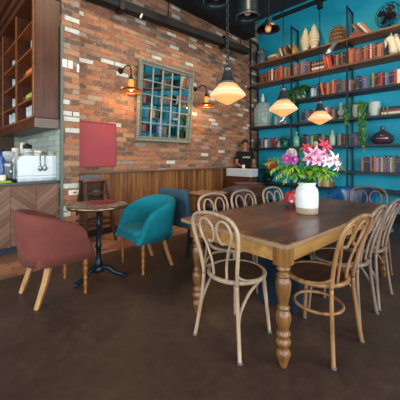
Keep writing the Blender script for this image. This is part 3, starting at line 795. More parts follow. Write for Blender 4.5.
# ================================================================== TUB CHAIRS
LEGW = wood('light_oak_leg', '#8a5f36', '#b88a55', .4, 'z', 9)
TURN = wood('turned_amber_leg', '#6e3f1c', '#a8692f', .3, 'z', 9)
def tub(name, label, loc, rz, cloth, piping, legmats, group=None, top=.80, arm=.645, sc=1.0):
    t = thing(name, label, 'armchair', loc, rz, group)
    a, b, fr = .29 * sc, .29 * sc, .16 * sc; F = fr + .05
    N = 44; path = []
    ns = 10
    for i in range(ns): path.append((a, fr - (fr + .0) * i / ns, 1, 0))
    for i in range(N + 1):
        th = PI * i / N
        ex = 2.5
        cx, cy = math.cos(th), math.sin(th)
        x = a * math.copysign(abs(cx) ** (2 / ex), cx); y = -b * abs(cy) ** (2 / ex)
        nx, ny = math.copysign(abs(cx) ** (2 - 2 / ex), cx), -abs(cy) ** (2 - 2 / ex)
        L = math.hypot(nx, ny) or 1; path.append((x, y, nx / L, ny / L))
    for i in range(ns): path.append((-a, fr * (i + 1) / ns, -1, 0))
    m = MB(); bm = m.bm; rings = []
    z0 = .335
    for x, y, nx, ny in path:
        f = (y + b) / (fr + b)           # 0 at the back, 1 at the front
        zt = top + (arm - top) * (f ** 1.35)
        if f > .9: zt -= (f - .9) * .25
        sec = [(.022, z0), (.032, z0 + .1), (.05, zt - .10), (.052, zt - .035), (.042, zt - .01), (.02, zt), (-.008, zt - .006), (-.024, zt - .03), (-.03, zt - .1), (-.035, z0 + .1), (-.035, z0)]
        ring = []
        for o, z in sec:
            q = (z - z0) / (zt - z0)
            yy = y + ny * o
            if y > .05: yy += (y - .05) / (fr - .05) * .115 * (1 - q) ** 1.2
            flare = 1 + .05 * q
            ring.append(bm.verts.new(((x + nx * o) * flare, yy - .03 * q * (1 - f), z)))
        rings.append(ring)
    K = len(rings[0]); fs = []
    for A, B in zip(rings, rings[1:]):
        for k_ in range(K): fs.append(bm.faces.new((A[k_], A[(k_ + 1) % K], B[(k_ + 1) % K], B[k_])))
    fs.append(bm.faces.new(rings[0][::-1])); fs.append(bm.faces.new(rings[-1]))
    m._tag(fs, True); fs[-1].smooth = fs[-2].smooth = False
    sh = m.build('back_shell', cloth, t)
    m = MB(); m.box((-a + .012, -b + .03, .33), (a - .012, F + .01, .43), bevel=.02, seg=3); m.build('seat_base', cloth, t)
    m = MB(); m.box((-a + .034, -b + .05, .40), (a - .034, F + .075, .475), bevel=.035, seg=4); m.build('seat_cushion', cloth, t)
    m = MB(); m.box((-a - .02, F - .02, .335), (a + .02, F + .052, .415), bevel=.018, seg=3); m.build('front_rail', cloth, t)
    fl, bl = legmats
    for s in (-1, 1):
        if bl == 'dark':
            MB().bar((s * .22 * sc, F - .04, 0), (s * .22 * sc, F - .04, .34), .04, .04).build('leg', M_BLACKP, t)
            MB().bar((s * .20 * sc, -b + .06, 0), (s * .2 * sc, -b + .08, .34), .04, .04).build('leg', M_BLACKP, t)
            continue
        lg = MB().lathe([(.011, 0), (.016, .006), (.016, .02), (.011, .03), (.014, .06), (.02, .09), (.016, .115), (.012, .125), (.021, .135), (.021, .15), (.013, .16), (.017, .19), (.024, .22), (.02, .25), (.014, .262), (.026, .275), (.026, .29), (.022, .3), (.026, .34)], 18, T(s * (a - .022), F - .015, 0)).build('front_leg', fl, t)
        MB().lathe([(.014, 0), (.014, .012)], 12, T(s * (a - .022), F - .015, 0)).build('castor_cap', plain('pewter_cap', '#8d8d88', .3, .7), lg)
        m = MB(); p = [(s * (a - .06), -b + .135, .345), (s * (a - .055), -b + .10, .2), (s * (a - .045), -b + .03, 0)]
        m.tube([Vector(q) for q in p], [.033, .030, .024], 4); 
        o = m.build('rear_leg', bl, t)
        for f in o.data.polygons: f.use_smooth = False
        MB().lathe([(.02, 0), (.02, .01)], 12, T(*p[2])).build('foot_cap', plain('pewter_cap', '#8d8d88'), o)
    return t
RUST = fabric('rust_red_cloth', '#6e3a32'); TEALF = fabric('teal_cloth', '#0f7682')
tub('tub_armchair', 'rust red tub armchair on turned legs, left of the marble cafe table', (.915, 2.825, 0), math.radians(-90 + 2), RUST, None, (TURN, LEGW), sc=.89)
tub('tub_armchair', 'teal tub armchair facing the round cafe table by the pillar', (1.905, 2.79, 0), math.radians(90 - 3), TEALF, None, (TURN, LEGW), sc=.89)
LEATH = plain('brown_leather', '#3c211b', .45, 0, .15, 14, .05)
tub('club_armchair', 'dark brown leather club armchair behind the tiled cafe table', (3.80, 2.80, 0), math.radians(90 - 12), LEATH, None, (None, 'dark'), top=.81, arm=.70, sc=1.1)
BLUEL = plain('navy_leather', '#174b78', .25, 0, .12, 10)
tub('club_armchair', 'glossy blue leather armchair against teal wall, behind the table end', (5.15, 1.50, 0), math.radians(90), BLUEL, None, (None, 'dark'), top=.76, arm=.66, sc=1.0)
# slate blue chair
SLATE = fabric('slate_blue_cloth', '#34505f')
sc_ = thing('upholstered_chair', 'slate blue square-backed chair with black legs behind the teal armchair', 'chair', (2.64, 2.82, 0), math.radians(-90))
MB().box((-.25, -.24, .36), (.25, .26, .46), bevel=.03, seg=3).build('seat', SLATE, sc_)
m = MB(); m.box((-.27, -.04, 0), (.27, .035, .50), M=T(0, -.22, .37) @ Matrix.Rotation(math.radians(8), 4, 'X'), bevel=.025, seg=3); m.build('backrest', SLATE, sc_)
for s in (-1, 1):
    MB().box((s * .27 - .025, -.2, .38), (s * .27 + .025, .2, .56), bevel=.02, seg=3).build('armrest', SLATE, sc_)
    MB().bar((s * .22, .22, 0), (s * .22, .21, .37), .035, .035).build('leg', M_BLACKP, sc_)
    MB().bar((s * .22, -.25, 0), (s * .22, -.2, .37), .035, .035).build('leg', M_BLACKP, sc_)

# ================================================================== ROUND CAFE TABLES
def marble(name, a, b, c):
    k = NT(name); o = k.obj(); w = k.noise(o, 9, 6, .65); f = k.noise(o, 30, 4, .6)
    t = k.math('ADD', k.math('MULTIPLY', w, .7), k.math('MULTIPLY', f, .3))
    k.l(k.ramp(t, [(.35, a), (.5, b), (.62, c)]), k.b.inputs['Base Color']); return k.set(.16, 0, .6)
IRON = plain('blue_black_cast_iron', '#1d2b36', .35, .5, .2, 20)
def cafe_table(label, loc, rz, topm, rimm, R, n=48):
    t = thing('cafe_table', label, 'table', loc, rz)
    MB().lathe([(.02, .725), (R - .02, .725), (R - .005, .73), (R - .005, .745), (R - .02, .75)], n).build('tabletop', topm, t)
    MB().lathe([(R - .012, .722), (R + .002, .722), (R + .005, .736), (R + .002, .751), (R - .012, .7515)], n, capb=False, capt=False).build('rim', rimm, t)
    MB().lathe([(.03, .1), (.045, .13), (.035, .16), (.026, .18), (.026, .30), (.034, .31), (.034, .33), (.024, .35), (.022, .52), (.03, .53), (.03, .55), (.022, .57), (.024, .70), (.05, .712), (.12, .725)], 24).build('column', IRON, t)
    hb = MB().lathe([(.02, .045), (.06, .06), (.07, .09), (.045, .125), (.03, .13)], 24).build('hub', IRON, t)
    for i in range(3):
        a = 2 * PI * i / 3 - .885
        d = Vector((math.cos(a), math.sin(a), 0))
        m = MB(); pts = smooth_path([d * .03 + Vector((0, 0, .1)), d * .10 + Vector((0, 0, .095)), d * .17 + Vector((0, 0, .05)), d * .24 + Vector((0, 0, .03)), d * .28 + Vector((0, 0, .022))], 5)
        m.tube(pts, [.03 - .012 * j / (len(pts) - 1) for j in range(len(pts))], 10)
        m.sphere(d * .275 + Vector((0, 0, .02)), .026, 12, (1.2, 1.2, .75)); m.build('foot', IRON, t)
    return t
ct0 = cafe_table('round marble cafe table on a cast iron tripod between the tub armchairs', (1.355, 2.865, 0), .1, marble('brown_grey_marble', '#4a4038', '#7c7064', '#a39584'), plain('bronze_rim', '#7d6a55', .25, .8), .31)
ct0.scale = (1, 1, 1.034)
m = MB(); m.box((-.14, -.10, 0), (.14, .10, .006), bevel=.002)
bk_ = thing('red_menu', 'red menu card lying on the marble cafe table', 'menu', (1.43, 2.93, .778), math.radians(12))
m.build('cover', plain('menu_red', '#8e2430', .5, 0, .08), bk_)
MB().box((-.137, -.097, .0062), (.137, .097, .0088)).build('inner_page', plain('menu_dark_red', '#772029', .5, 0, .08), bk_)
cafe_table('small cafe table with mottled orange tiled top, right of slate blue chair', (3.06, 2.86, 0), .3, marble('terrazzo_terracotta', '#7d5240', '#b3846a', '#d6b49a'), plain('dark_wood_rim', '#4d2f22', .4), .31, 12)
cafe_table('farthest small round table with plum brown top, before the teal wall', (4.85, 3.38, 0), .5, plain('plum_brown_top', '#6a4540', .3, 0, .08), plain('plum_rim', '#4a2d29', .4), .30)

# ================================================================== WOODEN HIGH CHAIR
hc = thing('high_chair', 'dark wooden high chair with ladder legs beside the brick pillar', 'high chair', (1.89, 4.13, 0), math.radians(4))
HW = wood('dark_beech', '#2f2019', '#573a2b', .4, 'z', 9)
for s in (-1, 1):
    MB().bar((s * .235, -.21, 0), (s * .165, -.03, .93), .03, .04, (1, 0, 0)).build('leg', HW, hc)
    MB().bar((s * .235, .22, 0), (s * .165, .06, .93), .03, .04, (1, 0, 0)).build('leg', HW, hc)
    MB().bar((s * .215, -.15, .33), (s * .215, .16, .33), .02, .03).build('side_rail', HW, hc)
    MB().bar((s * .165, -.05, .92), (s * .165, .20, .92), .035, .03).build('armrest', HW, hc)
for z, y, w in ((.28, -.155, .21), (.52, -.11, .195), (.74, -.066, .18)):
    MB().bar((-w, y, z), (w, y, z), .03, .035).build('rung', HW, hc)
MB().box((-.2, -.06, .915), (.2, -.02, .95), bevel=.006).build('front_rail', wood('red_brown_beech', '#5f3324', '#8a5340', .35, 'x', 8), hc)
MB().box((-.16, -.1, .53), (.16, .14, .555), bevel=.006).build('seat', HW, hc)
MB().box((-.17, -.16, .34), (.17, .02, .36), bevel=.006).build('footrest', HW, hc)
m = MB(); m.box((-.17, .10, .92), (.17, .135, 1.0), bevel=.015, seg=3); m.build('back_top', plain('slate_grey_pad', '#5a6266', .6), hc)
MB().box((-.15, .1, .6), (.15, .12, .9), bevel=.006).build('backrest', HW, hc)
MB().box((-.05, -.052, .70), (.05, -.035, .78), bevel=.004).build('harness_pad', plain('grey_pad', '#4a5156', .6), hc)

# ================================================================== WAITER STATION + WAITER
ws = thing('service_station', 'waiter service station with white front panel below the standing waiter', 'service station', (5.2, 3.9, 0))
MB().box((0.01, -.35, .06), (.25, .34, .84), bevel=.006).build('cabinet_body', M_DKWOOD, ws)
MB().box((-.01, -.36, .845), (.26, .35, 1.005), bevel=.008).build('white_top_panel', plain('pale_grey_laminate', '#b4bcc2', .35, 0, .04, 4), ws)
MB().box((.0, -.365, 1.005), (.27, .355, 1.025), bevel=.004).build('worktop', plain('white_top', '#cdd2d4', .3, 0, .03), ws)
for y in (-.17, .17):
    d = MB().box((-.008, y - .16, .1), (.012, y + .16, .80), bevel=.004).build('door', M_DKWOOD, ws)
    MB().tube([(-.012, y + .1, .45), (-.03, y + .1, .47), (-.03, y + .1, .57), (-.012, y + .1, .59)], .006, 8).build('handle', steel, d)
MB().box((.02, -.33, 0), (.23, .32, .06)).build('plinth', M_BLACKP, ws)
tumbler(Vector((5.33, 3.85, 1.0255)), .09, .035, CREAM, 'white_cup', 'white cup on the service station in front of the waiter', 'cup')

def skin_body(name, joints, edges, mat, parent, root=0, sub=2):
    """joints: name -> (co, radius); grows one continuous surface"""
    keys = list(joints); me = bpy.data.meshes.new(name)
    me.from_pydata([joints[k_][0] for k_ in keys], [(keys.index(a), keys.index(b)) for a, b in edges], [])
    o = bpy.data.objects.new(name, me); C.objects.link(o); o.parent = parent
    md = o.modifiers.new('Skin', 'SKIN')
    sl = me.skin_vertices[0].data if me.skin_vertices else None
    if sl is None:
        bm = bmesh.new(); bm.from_mesh(me); bm.verts.layers.skin.verify(); bm.to_mesh(me); bm.free(); sl = me.skin_vertices[0].data
    for i, k_ in enumerate(keys):
        r = joints[k_][1]; sl[i].radius = r if isinstance(r, tuple) else (r, r); sl[i].use_root = (i == root)
    sd = o.modifiers.new('Sub', 'SUBSURF'); sd.levels = sub; sd.render_levels = sub
    md.use_smooth_shade = True
    me.materials.append(mat); return o
SKIN = plain('skin_tone', '#a06a52', .55, 0, .06)
pr = thing('person', 'waiter in a black printed T-shirt standing behind the service station', 'person', (5.88, 4.20, 0), math.radians(140))
J = {'pel': ((0, 0, .93), (.125, .09)), 'sp': ((0, .01, 1.1), (.12, .085)), 'ch': ((0, .005, 1.3), (.145, .095)), 'nb': ((0, -.01, 1.43), (.07, .06)), 'nk': ((0, .005, 1.49), .05),
     'hd': ((0, .02, 1.56), (.062, .07)), 'ht': ((0, .02, 1.64), (.07, .085)), 'hp': ((0, .01, 1.69), (.055, .065))}
E = [('pel', 'sp'), ('sp', 'ch'), ('ch', 'nb'), ('nb', 'nk'), ('nk', 'hd'), ('hd', 'ht'), ('ht', 'hp')]
for s, n in ((-1, 'l'), (1, 'r')):
    J.update({n + 'sh': ((s * .17, -.005, 1.40), .055), n + 'el': ((s * .23, .02, 1.14), .042), n + 'wr': ((s * .17, .23, 1.08), .028), n + 'pm': ((s * .155, .29, 1.075), (.034, .02)),
              n + 'hip': ((s * .09, 0, .86), .09), n + 'kn': ((s * .1, .02, .48), .06), n + 'an': ((s * .1, 0, .09), .04), n + 'to': ((s * .11, .15, .035), (.035, .03))})
    E += [('ch', n + 'sh'), (n + 'sh', n + 'el'), (n + 'el', n + 'wr'), (n + 'wr', n + 'pm'), ('pel', n + 'hip'), (n + 'hip', n + 'kn'), (n + 'kn', n + 'an'), (n + 'an', n + 'to')]
    for q in range(4):
        bx_ = s * (.155 + (q - 1.5) * .017)
        L_ = (.07, .08, .075, .06)[q]
        J[f'{n}f{q}a'] = ((bx_, .325, 1.07), .009); J[f'{n}f{q}b'] = ((bx_, .325 + L_ * .5, 1.062), .008); J[f'{n}f{q}c'] = ((bx_, .325 + L_ * .9, 1.048), .006)
        E += [(n + 'pm', f'{n}f{q}a'), (f'{n}f{q}a', f'{n}f{q}b'), (f'{n}f{q}b', f'{n}f{q}c')]
    J[n + 'ta'] = ((s * .118, .30, 1.068), .01); J[n + 'tb'] = ((s * .10, .335, 1.06), .008)
    E += [(n + 'pm', n + 'ta'), (n + 'ta', n + 'tb')]
skin_body('body', J, E, SKIN, pr)
SHIRT = fabric('black_cotton', '#191a1c')
S = {'a': ((0, 0, .86), (.155, .115)), 'b': ((0, .01, 1.1), (.15, .112)), 'c': ((0, .005, 1.3), (.172, .12)), 'd': ((0, -.005, 1.42), (.1, .08)), 'e': ((0, .0, 1.455), .062)}
SE = [('a', 'b'), ('b', 'c'), ('c', 'd'), ('d', 'e')]
for s, n in ((-1, 'l'), (1, 'r')):
    S.update({n + 's': ((s * .175, -.005, 1.395), .073), n + 't': ((s * .215, .01, 1.22), .064)}); SE += [('c', n + 's'), (n + 's', n + 't')]
skin_body('t_shirt', S, SE, SHIRT, pr, 1)
P_ = {'p': ((0, 0, .93), (.14, .105))}; PE = []
for s, n in ((-1, 'l'), (1, 'r')):
    P_.update({n + 'h': ((s * .09, 0, .84), .105), n + 'k': ((s * .1, .02, .48), .078), n + 'a': ((s * .1, 0, .1), .06)}); PE += [('p', n + 'h'), (n + 'h', n + 'k'), (n + 'k', n + 'a')]
skin_body('trousers', P_, PE, fabric('charcoal_trousers', '#222326'), pr)
m = MB(); m.sphere((0, -.008, 1.66), .088, 16, (.92, 1.08, .98)); m.build('hair', plain('black_hair', '#120e0c', .6), pr)
fc = MB(); fc.sphere((0, .095, 1.60), .014, 10, (.8, 1.2, 1.3)); fc.build('nose', SKIN, pr)
for s in (-1, 1):
    MB().sphere((s * .03, .09, 1.63), .010, 10, (1.2, .6, .7)).build('eye', plain('eye_dark', '#1c1512', .2), pr)
    MB().sphere((s * .078, .01, 1.61), .022, 10, (.45, .8, 1.2)).build('ear', SKIN, pr)
MB().sphere((0, .088, 1.565), .018, 10, (1.3, .5, .35)).build('mouth', plain('lip_tone', '#7d4438', .5), pr)
m = MB()
for i, w in enumerate((.03, .022, .03, .018, .026)):
    x = -.075 + i * .038
    m.box((x - w / 2, .128, 1.27), (x + w / 2, .136, 1.31 + .008 * (i % 2)))
m.build('shirt_print', plain('pale_green_print', '#a9b78c', .7), pr)
# ================================================================== THE WALL SHELVING
XF = 6.42                      # front of the shelves
PY = [4.41, 3.22, 1.955, .73, -.5, -1.72]
SZ = {1: 3.815, 2: 3.275, 3: 2.69, 4: 2.12, 5: 1.547, 6: .99, 7: .62}
M_STEEL = plain('slate_shelf_steel', '#222d33', .45, .3, .15, 20)
bcs = thing('wall_shelving', 'tall black steel and wood shelving covering the teal wall', 'shelving', (XF, 0, 0))
M_BOARDTOP = wood('warm_shelf_board', '#5a3b26', '#8a6140', .5, 'y', 8)
for i, y in enumerate(PY):
    MB().box((0, y - .017, 0), (.035, y + .017, 4.52)).build('post', M_STEEL, bcs)
    MB().box((.36, y - .015, 0), (.39, y + .015, 4.5)).build('rear_post', M_STEEL, bcs)
    MB().box((.035, y - .013, 4.47), (.415, y + .013, 4.50)).build('top_bar', M_STEEL, bcs)
    for n, z in SZ.items():
        MB().box((.035, y - .011, z - .075), (.36, y + .011, z - .047)).build('bracket', M_STEEL, bcs)
for n, z in SZ.items():
    y1 = 4.43 if n != 3 else 3.24
    MB().box((.0 - .012, -1.75, z - .046), (.415, y1, z), bevel=.004).build('shelf_board', M_BOARDTOP if n <= 2 else M_SHELFWOOD, bcs)
    MB().box((-.022, -1.75, z - .04), (-.012, y1, z - .006)).build('edge_strip', M_STEEL if n > 2 else M_BOARDTOP, bcs)  # upper two strips in warm wood, standing in for orange light on them

BOOKC = {'red': '#b8322a', 'orange': '#d2642a', 'yellow': '#d6a63a', 'cream': '#cfc4a8', 'white': '#d6d6d0', 'brown': '#6e4632', 'tan': '#9c7654', 'dark brown': '#40291f', 'black': '#1f1f22',
         'navy': '#223458', 'blue': '#2f62a8', 'purple': '#5e3f86', 'green': '#2f6e4a', 'dark green': '#22443a', 'grey': '#6d7276', 'pink': '#c87a92', 'maroon': '#6a2430', 'teal': '#2b7a86', 'lime': '#a9b64a'}
PAGES = plain('book_pages', '#cfc3a6', .8, 0, .08, 40)
BOOKM = {}
for nm, hx in BOOKC.items():
    for v in (0, 1):
        m = MB()
        m.box((0, -.5, 0), (.05, .5, 1), bevel=.03, seg=2); m.box((.05, -.5, 0), (1, -.41, 1)); m.box((.05, .41, 0), (1, .5, 1))
        m.mi = 1; m.box((.05, -.41, .015), (.96, .41, .97))
        m.mi = 2
        if v: m.box((-.006, -.40, .80), (.0, .40, .83)); m.box((-.006, -.40, .12), (.0, .40, .15))
        else: m.box((-.006, -.40, .70), (.0, .40, .735)); m.box((-.006, -.40, .88), (.0, .40, .90))
        band = {0: '#b09a70', 1: '#2a2422'}[v if nm not in ('black', 'dark brown', 'navy', 'maroon', 'dark green') else 0]
        if v == 0 and nm in ('white', 'cream', 'yellow', 'lime'): band = '#54423a'
        BOOKM[nm, v] = m.mesh('book_' + nm.replace(' ', '_'), [plain('cover_' + nm.replace(' ', '_'), hx, .55, 0, .12, 25), PAGES, plain('title_' + band[1:], band, .6)])
ORD = ['first', 'second', 'third', 'fourth', 'fifth', 'sixth', 'seventh', 'eighth', 'ninth', 'tenth', 'eleventh', 'twelfth', 'thirteenth', 'fourteenth', 'fifteenth', 'sixteenth', 'seventeenth', 'eighteenth', 'nineteenth', 'twentieth',
       'twenty-first', 'twenty-second', 'twenty-third', 'twenty-fourth', 'twenty-fifth']
SHN = {1: 'top', 2: 'second', 3: 'third', 4: 'fourth', 5: 'fifth', 6: 'sixth', 7: 'lowest'}
BAY = {'A': 'corner bay', 'B': 'middle bay', 'C': 'right bay'}
CNT = {}
def book(nm, sh, bay, y, w, h, d=.2, tilt=0, lab=True, xoff=0):
    o = bpy.data.objects.new('book', BOOKM[nm, rnd.randint(0, 1)]); C.objects.link(o)
    o.location = (XF + .05 + xoff + rnd.uniform(0, .012), y, SZ[sh] + .002 + (w / 2) * math.sin(abs(tilt)))
    o.rotation_euler = (-tilt, 0, 0); o.scale = (d, w, h)
    if lab:
        k_ = (sh, bay); CNT[k_] = CNT.get(k_, 0) + 1
        tag(o, f"{nm} {'leaning' if abs(tilt) > .05 else 'upright'} book, {ORD[CNT[k_] - 1]} from left on the {SHN[sh]} shelf, {BAY[bay]}", 'book', f"books on the {SHN[sh]} shelf, {BAY[bay]}")
    else:
        tag(o, 'book on the teal wall shelving visible only as a reflection in the window mirror', 'book', 'books reflected in the mirror')
    return o
def row(sh, bay, px0, px1, cols, hh=.29, lean=0, lean_all=False):
    """a run of books between two columns of the photo, left to right"""
    ya, yb = y_on(px0, XF + .05), y_on(px1, XF + .05); n = len(cols)
    ws = [rnd.uniform(.8, 1.25) for _ in cols]; tot = sum(ws); y = ya
    for i, (c, w) in enumerate(zip(cols, ws)):
        w = (ya - yb) * w / tot
        tl = lean if (lean_all or i < 3 and lean) else 0
        h = hh * rnd.uniform(.84, 1.05)
        if tl:
            t_ = w * .9 / max(1, 1)
            book(c, sh, bay, y - w / 2, w * math.cos(tl) * .86, h, tilt=tl)
        else: book(c, sh, bay, y - w / 2, w * .95, h)
        y -= w
def stack(sh, bay, px0, px1, cols, th=.05, wd=.2):
    ya, yb = y_on(px0, XF + .05), y_on(px1, XF + .05); z = SZ[sh] + .002
    for i, c in enumerate(cols):
        L = (ya - yb) * rnd.uniform(.92, 1); t_ = th * rnd.uniform(.85, 1.1)
        o = bpy.data.objects.new('book', BOOKM[c, i % 2]); C.objects.link(o)
        # lying flat: spine to the front, height along Y, thickness up
        o.scale = (wd, t_, L); o.rotation_euler = (-PI / 2, 0, 0)
        o.location = (XF + .055, (ya + yb) / 2 - L / 2, z + t_ / 2); z += t_ + .0015
        pos = ('bottom', 'second from bottom', 'third from bottom', 'fourth from bottom', 'fifth from bottom')[i]
        tag(o, f'{c} book lying flat, {pos} of the stack on the {SHN[sh]} shelf, {BAY[bay]}', 'book', f'flat stack on the {SHN[sh]} shelf, {BAY[bay]}')
# top shelf
stack(1, 'A', 267.5, 276, ['brown', 'tan', 'cream'], .05)
row(1, 'A', 281.5, 290, ['cream', 'dark brown', 'tan', 'dark brown'], .29, .32, True)
row(1, 'B', 292.5, 299, ['yellow', 'tan'], .30, .5, True)
stack(1, 'C', 349, 360, ['red', 'brown'], .05)
row(1, 'C', 361, 372, ['red', 'dark brown', 'cream', 'orange'], .36, .62, True)
# second
row(2, 'A', 259.5, 268, ['dark brown', 'red', 'dark green', 'brown'], .27, .18, True)
row(2, 'A', 268.2, 290, ['orange', 'brown', 'white', 'maroon', 'tan', 'brown', 'red', 'orange', 'grey', 'tan', 'brown', 'tan'], .32)
row(2, 'B', 292, 310, ['brown', 'tan', 'purple', 'brown', 'tan', 'grey', 'purple', 'brown'], .31)
stack(2, 'B', 311, 324.5, ['red', 'cream', 'black', 'tan', 'black'], .047)
row(2, 'B', 325.5, 333, ['red', 'orange', 'red'], .33, .22, True)
row(2, 'B', 333.5, 345.5, ['dark brown', 'tan', 'dark brown', 'brown', 'black'], .31)
row(2, 'C', 348.5, 383.5, ['orange', 'tan', 'red', 'brown', 'grey', 'red', 'brown', 'dark brown', 'tan', 'red', 'maroon', 'cream', 'brown', 'red', 'dark brown', 'tan', 'orange', 'brown'], .315)
# third
row(3, 'B', 317.5, 331, ['navy', 'black', 'orange', 'dark brown', 'orange', 'brown'], .30, .2)
row(3, 'B', 331.5, 345.5, ['tan', 'red', 'navy', 'dark green', 'brown', 'grey'], .31)
row(3, 'C', 348.5, 396.5, ['pink', 'green', 'maroon', 'black', 'dark green', 'navy', 'black', 'purple', 'grey', 'blue', 'green', 'black', 'tan', 'dark green', 'black', 'maroon', 'red', 'black', 'grey', 'blue', 'black', 'dark brown', 'red'], .29)
# fourth
row(4, 'B', 301, 310, ['black', 'navy', 'teal', 'red'], .29)
row(4, 'B', 310.5, 334, ['navy', 'grey', 'white', 'blue', 'dark brown', 'red', 'white', 'red', 'navy', 'tan'], .29)
stack(4, 'C', 380.5, 405, ['cream', 'brown', 'black'], .055)
# fifth
row(5, 'A', 259, 278, ['black', 'grey', 'navy', 'white', 'grey', 'blue', 'maroon', 'red', 'white'], .25)
row(5, 'B', 302, 318, ['dark brown', 'black', 'blue', 'green', 'lime', 'navy', 'dark green'], .28)
row(5, 'B', 318.5, 328, ['black', 'grey', 'black'], .27)
row(5, 'B', 337, 345.5, ['teal', 'tan', 'black', 'brown'], .27)
row(5, 'C', 348.5, 359, ['green', 'navy', 'purple', 'tan', 'blue'], .27)
# sixth
row(6, 'C', 361, 402, ['tan', 'dark brown', 'navy', 'black', 'grey', 'maroon', 'tan', 'pink', 'blue', 'yellow', 'teal', 'red', 'blue', 'lime', 'grey', 'brown', 'navy', 'blue'], .315)
row(6, 'A', 267, 273, ['orange', 'red'], .22)
# lowest
row(7, 'B', 318, 331, ['cream', 'tan', 'lime', 'cream', 'tan'], .235)
# the bays that only the mirror shows
for sh, yy0 in ((2, .6), (3, .65), (5, .62), (6, .6), (4, -.2), (2, -.65), (3, -.9), (5, -.7)):
    y = yy0
    for i in range(9):
        w = rnd.uniform(.05, .075); book(rnd.choice(list(BOOKC)), sh, 'C', y - w / 2, w * .95, rnd.uniform(.27, .33), lab=False); y -= w

def Yc(px, dx=.15): return y_on(px, XF + dx)
def on(sh, px, dx=.17): return Vector((XF + dx, Yc(px, dx), SZ[sh] + .001))
STONE = plain('pale_carved_stone', '#d8c8a4', .7, 0, .1, 30, .1)
# top shelf ornaments
t = thing('owl_figurine', 'grey blue mottled owl figurine at the corner end of the top shelf', 'figurine', on(1, 261.5))
MB().lathe([(.09, 0), (.115, .03), (.13, .12), (.12, .22), (.10, .27), (.105, .32), (.09, .38), (.04, .42)], 24, sx=.9).build('body', plain('mottled_slate_glaze', '#5b6a72', .4, 0, .5, 26), t)
for s in (-1, 1):
    MB().lathe([(.035, 0), (.005, .07)], 10, T(0, s * .055, .385)).build('ear_tuft', plain('owl_brown', '#5d4a3a', .6), t)
    MB().sphere((-.085, s * .04, .335), .026, 12, (.6, 1, 1)).build('eye', plain('owl_eye_gold', '#c9a45a', .3), t)
MB().lathe([(.014, 0), (.003, .04)], 8, T(-.095, 0, .29)).build('beak', plain('owl_beak', '#8d7a55', .4), t)
t = thing('wooden_figurine', 'small tan wooden figurine between book pile and leaning books', 'figurine', on(1, 279))
MB().lathe([(.05, 0), (.05, .02), (.025, .04), (.035, .1), (.045, .16), (.02, .2), (.03, .23), (.03, .27), (.01, .3)], 16).build('turned_body', plain('tan_turned_wood', '#9a6d44', .5), t)
def finial(px, h, label):
    t = thing('stone_finial', label, 'ornament', on(1, px), 0, 'stone finials on the top shelf'); s = h / .62
    MB().lathe([(.09 * s, 0), (.095 * s, .03 * s), (.075 * s, .05 * s), (.07 * s, .09 * s), (.085 * s, .11 * s)], 20).build('foot', STONE, t)
    m = MB()
    for z, r in ((.15, .10), (.215, .118), (.285, .125), (.355, .115), (.42, .092)):
        m.lathe([(r * .8, z - .037), (r, z - .01), (r, z + .015), (r * .78, z + .035)], 20, Matrix.Diagonal((s, s, s, 1)))
    m.build('ribbed_bulb', STONE, t)
    MB().lathe([(.055 * s, .45 * s), (.062 * s, .48 * s), (.058 * s, .53 * s), (.035 * s, .57 * s), (.012 * s, .62 * s)], 20).build('tip', STONE, t)
finial(305.5, .60, 'left of two cream stone finials on the top shelf')
finial(314, .63, 'right of two cream stone finials on the top shelf')
t = thing('wicker_dome', 'brown wicker dome cage on the top shelf beside the right post', 'ornament', on(1, 337.5, .2))
WICK = plain('brown_wicker', '#6d5240', .8, 0, .3, 60)
for i in range(16):
    a = 2 * PI * i / 16
    MB().tube(smooth_path([(.155 * math.cos(a), .155 * math.sin(a), .02), (.165 * math.cos(a), .165 * math.sin(a), .15), (.15 * math.cos(a), .15 * math.sin(a), .28), (.09 * math.cos(a), .09 * math.sin(a), .38), (.01 * math.cos(a), .01 * math.sin(a), .41)], 4), .011, 6).build('rib', WICK, t)
m = MB()
for z, r in ((.012, .16), (.1, .163), (.19, .164), (.28, .152), (.35, .118)): m.tube([(r * math.cos(2 * PI * i / 28), r * math.sin(2 * PI * i / 28), z) for i in range(28)], .010, 6, closed=True)
m.build('hoop_bands', plain('tan_wicker', '#a3764c', .8, 0, .3, 60), t)
MB().lathe([(.15, .0), (.155, .01), (.13, .28), (.08, .36), (.01, .39)], 24).build('lining', plain('brown_lining', '#5c4535', .9), t)
# fan
t = thing('desk_fan', 'black wire-cage electric fan on the top shelf at right', 'fan', on(1, 389.5, .2), math.radians(-20))
FB = plain('black_fan_enamel', '#16181a', .35, .4); R90 = Matrix.Rotation(-PI / 2, 4, 'Y'); zc = .30
MB().lathe([(.10, 0), (.1, .015), (.06, .04), (.03, .06), (.02, .12)], 24).build('base', FB, t)
MB().lathe([(.05, -.08), (.06, -.04), (.06, .03), (.03, .06)], 20, T(.04, 0, zc) @ R90).build('motor', FB, t)
m = MB()
for r, dx in ((.225, -.03), (.225, -.10), (.17, -.115), (.11, -.12), (.05, -.122)): m.tube([(dx, r * math.cos(2 * PI * i / 36), zc + r * math.sin(2 * PI * i / 36)) for i in range(36)], .005, 6, closed=True)
for i in range(16):
    a = 2 * PI * i / 16; c, s = math.cos(a), math.sin(a)
    m.tube([(.02, .06 * c, zc + .06 * s), (-.03, .225 * c, zc + .225 * s), (-.10, .225 * c, zc + .225 * s), (-.122, .04 * c, zc + .04 * s)], .0035, 5)
m.build('cage', FB, t)
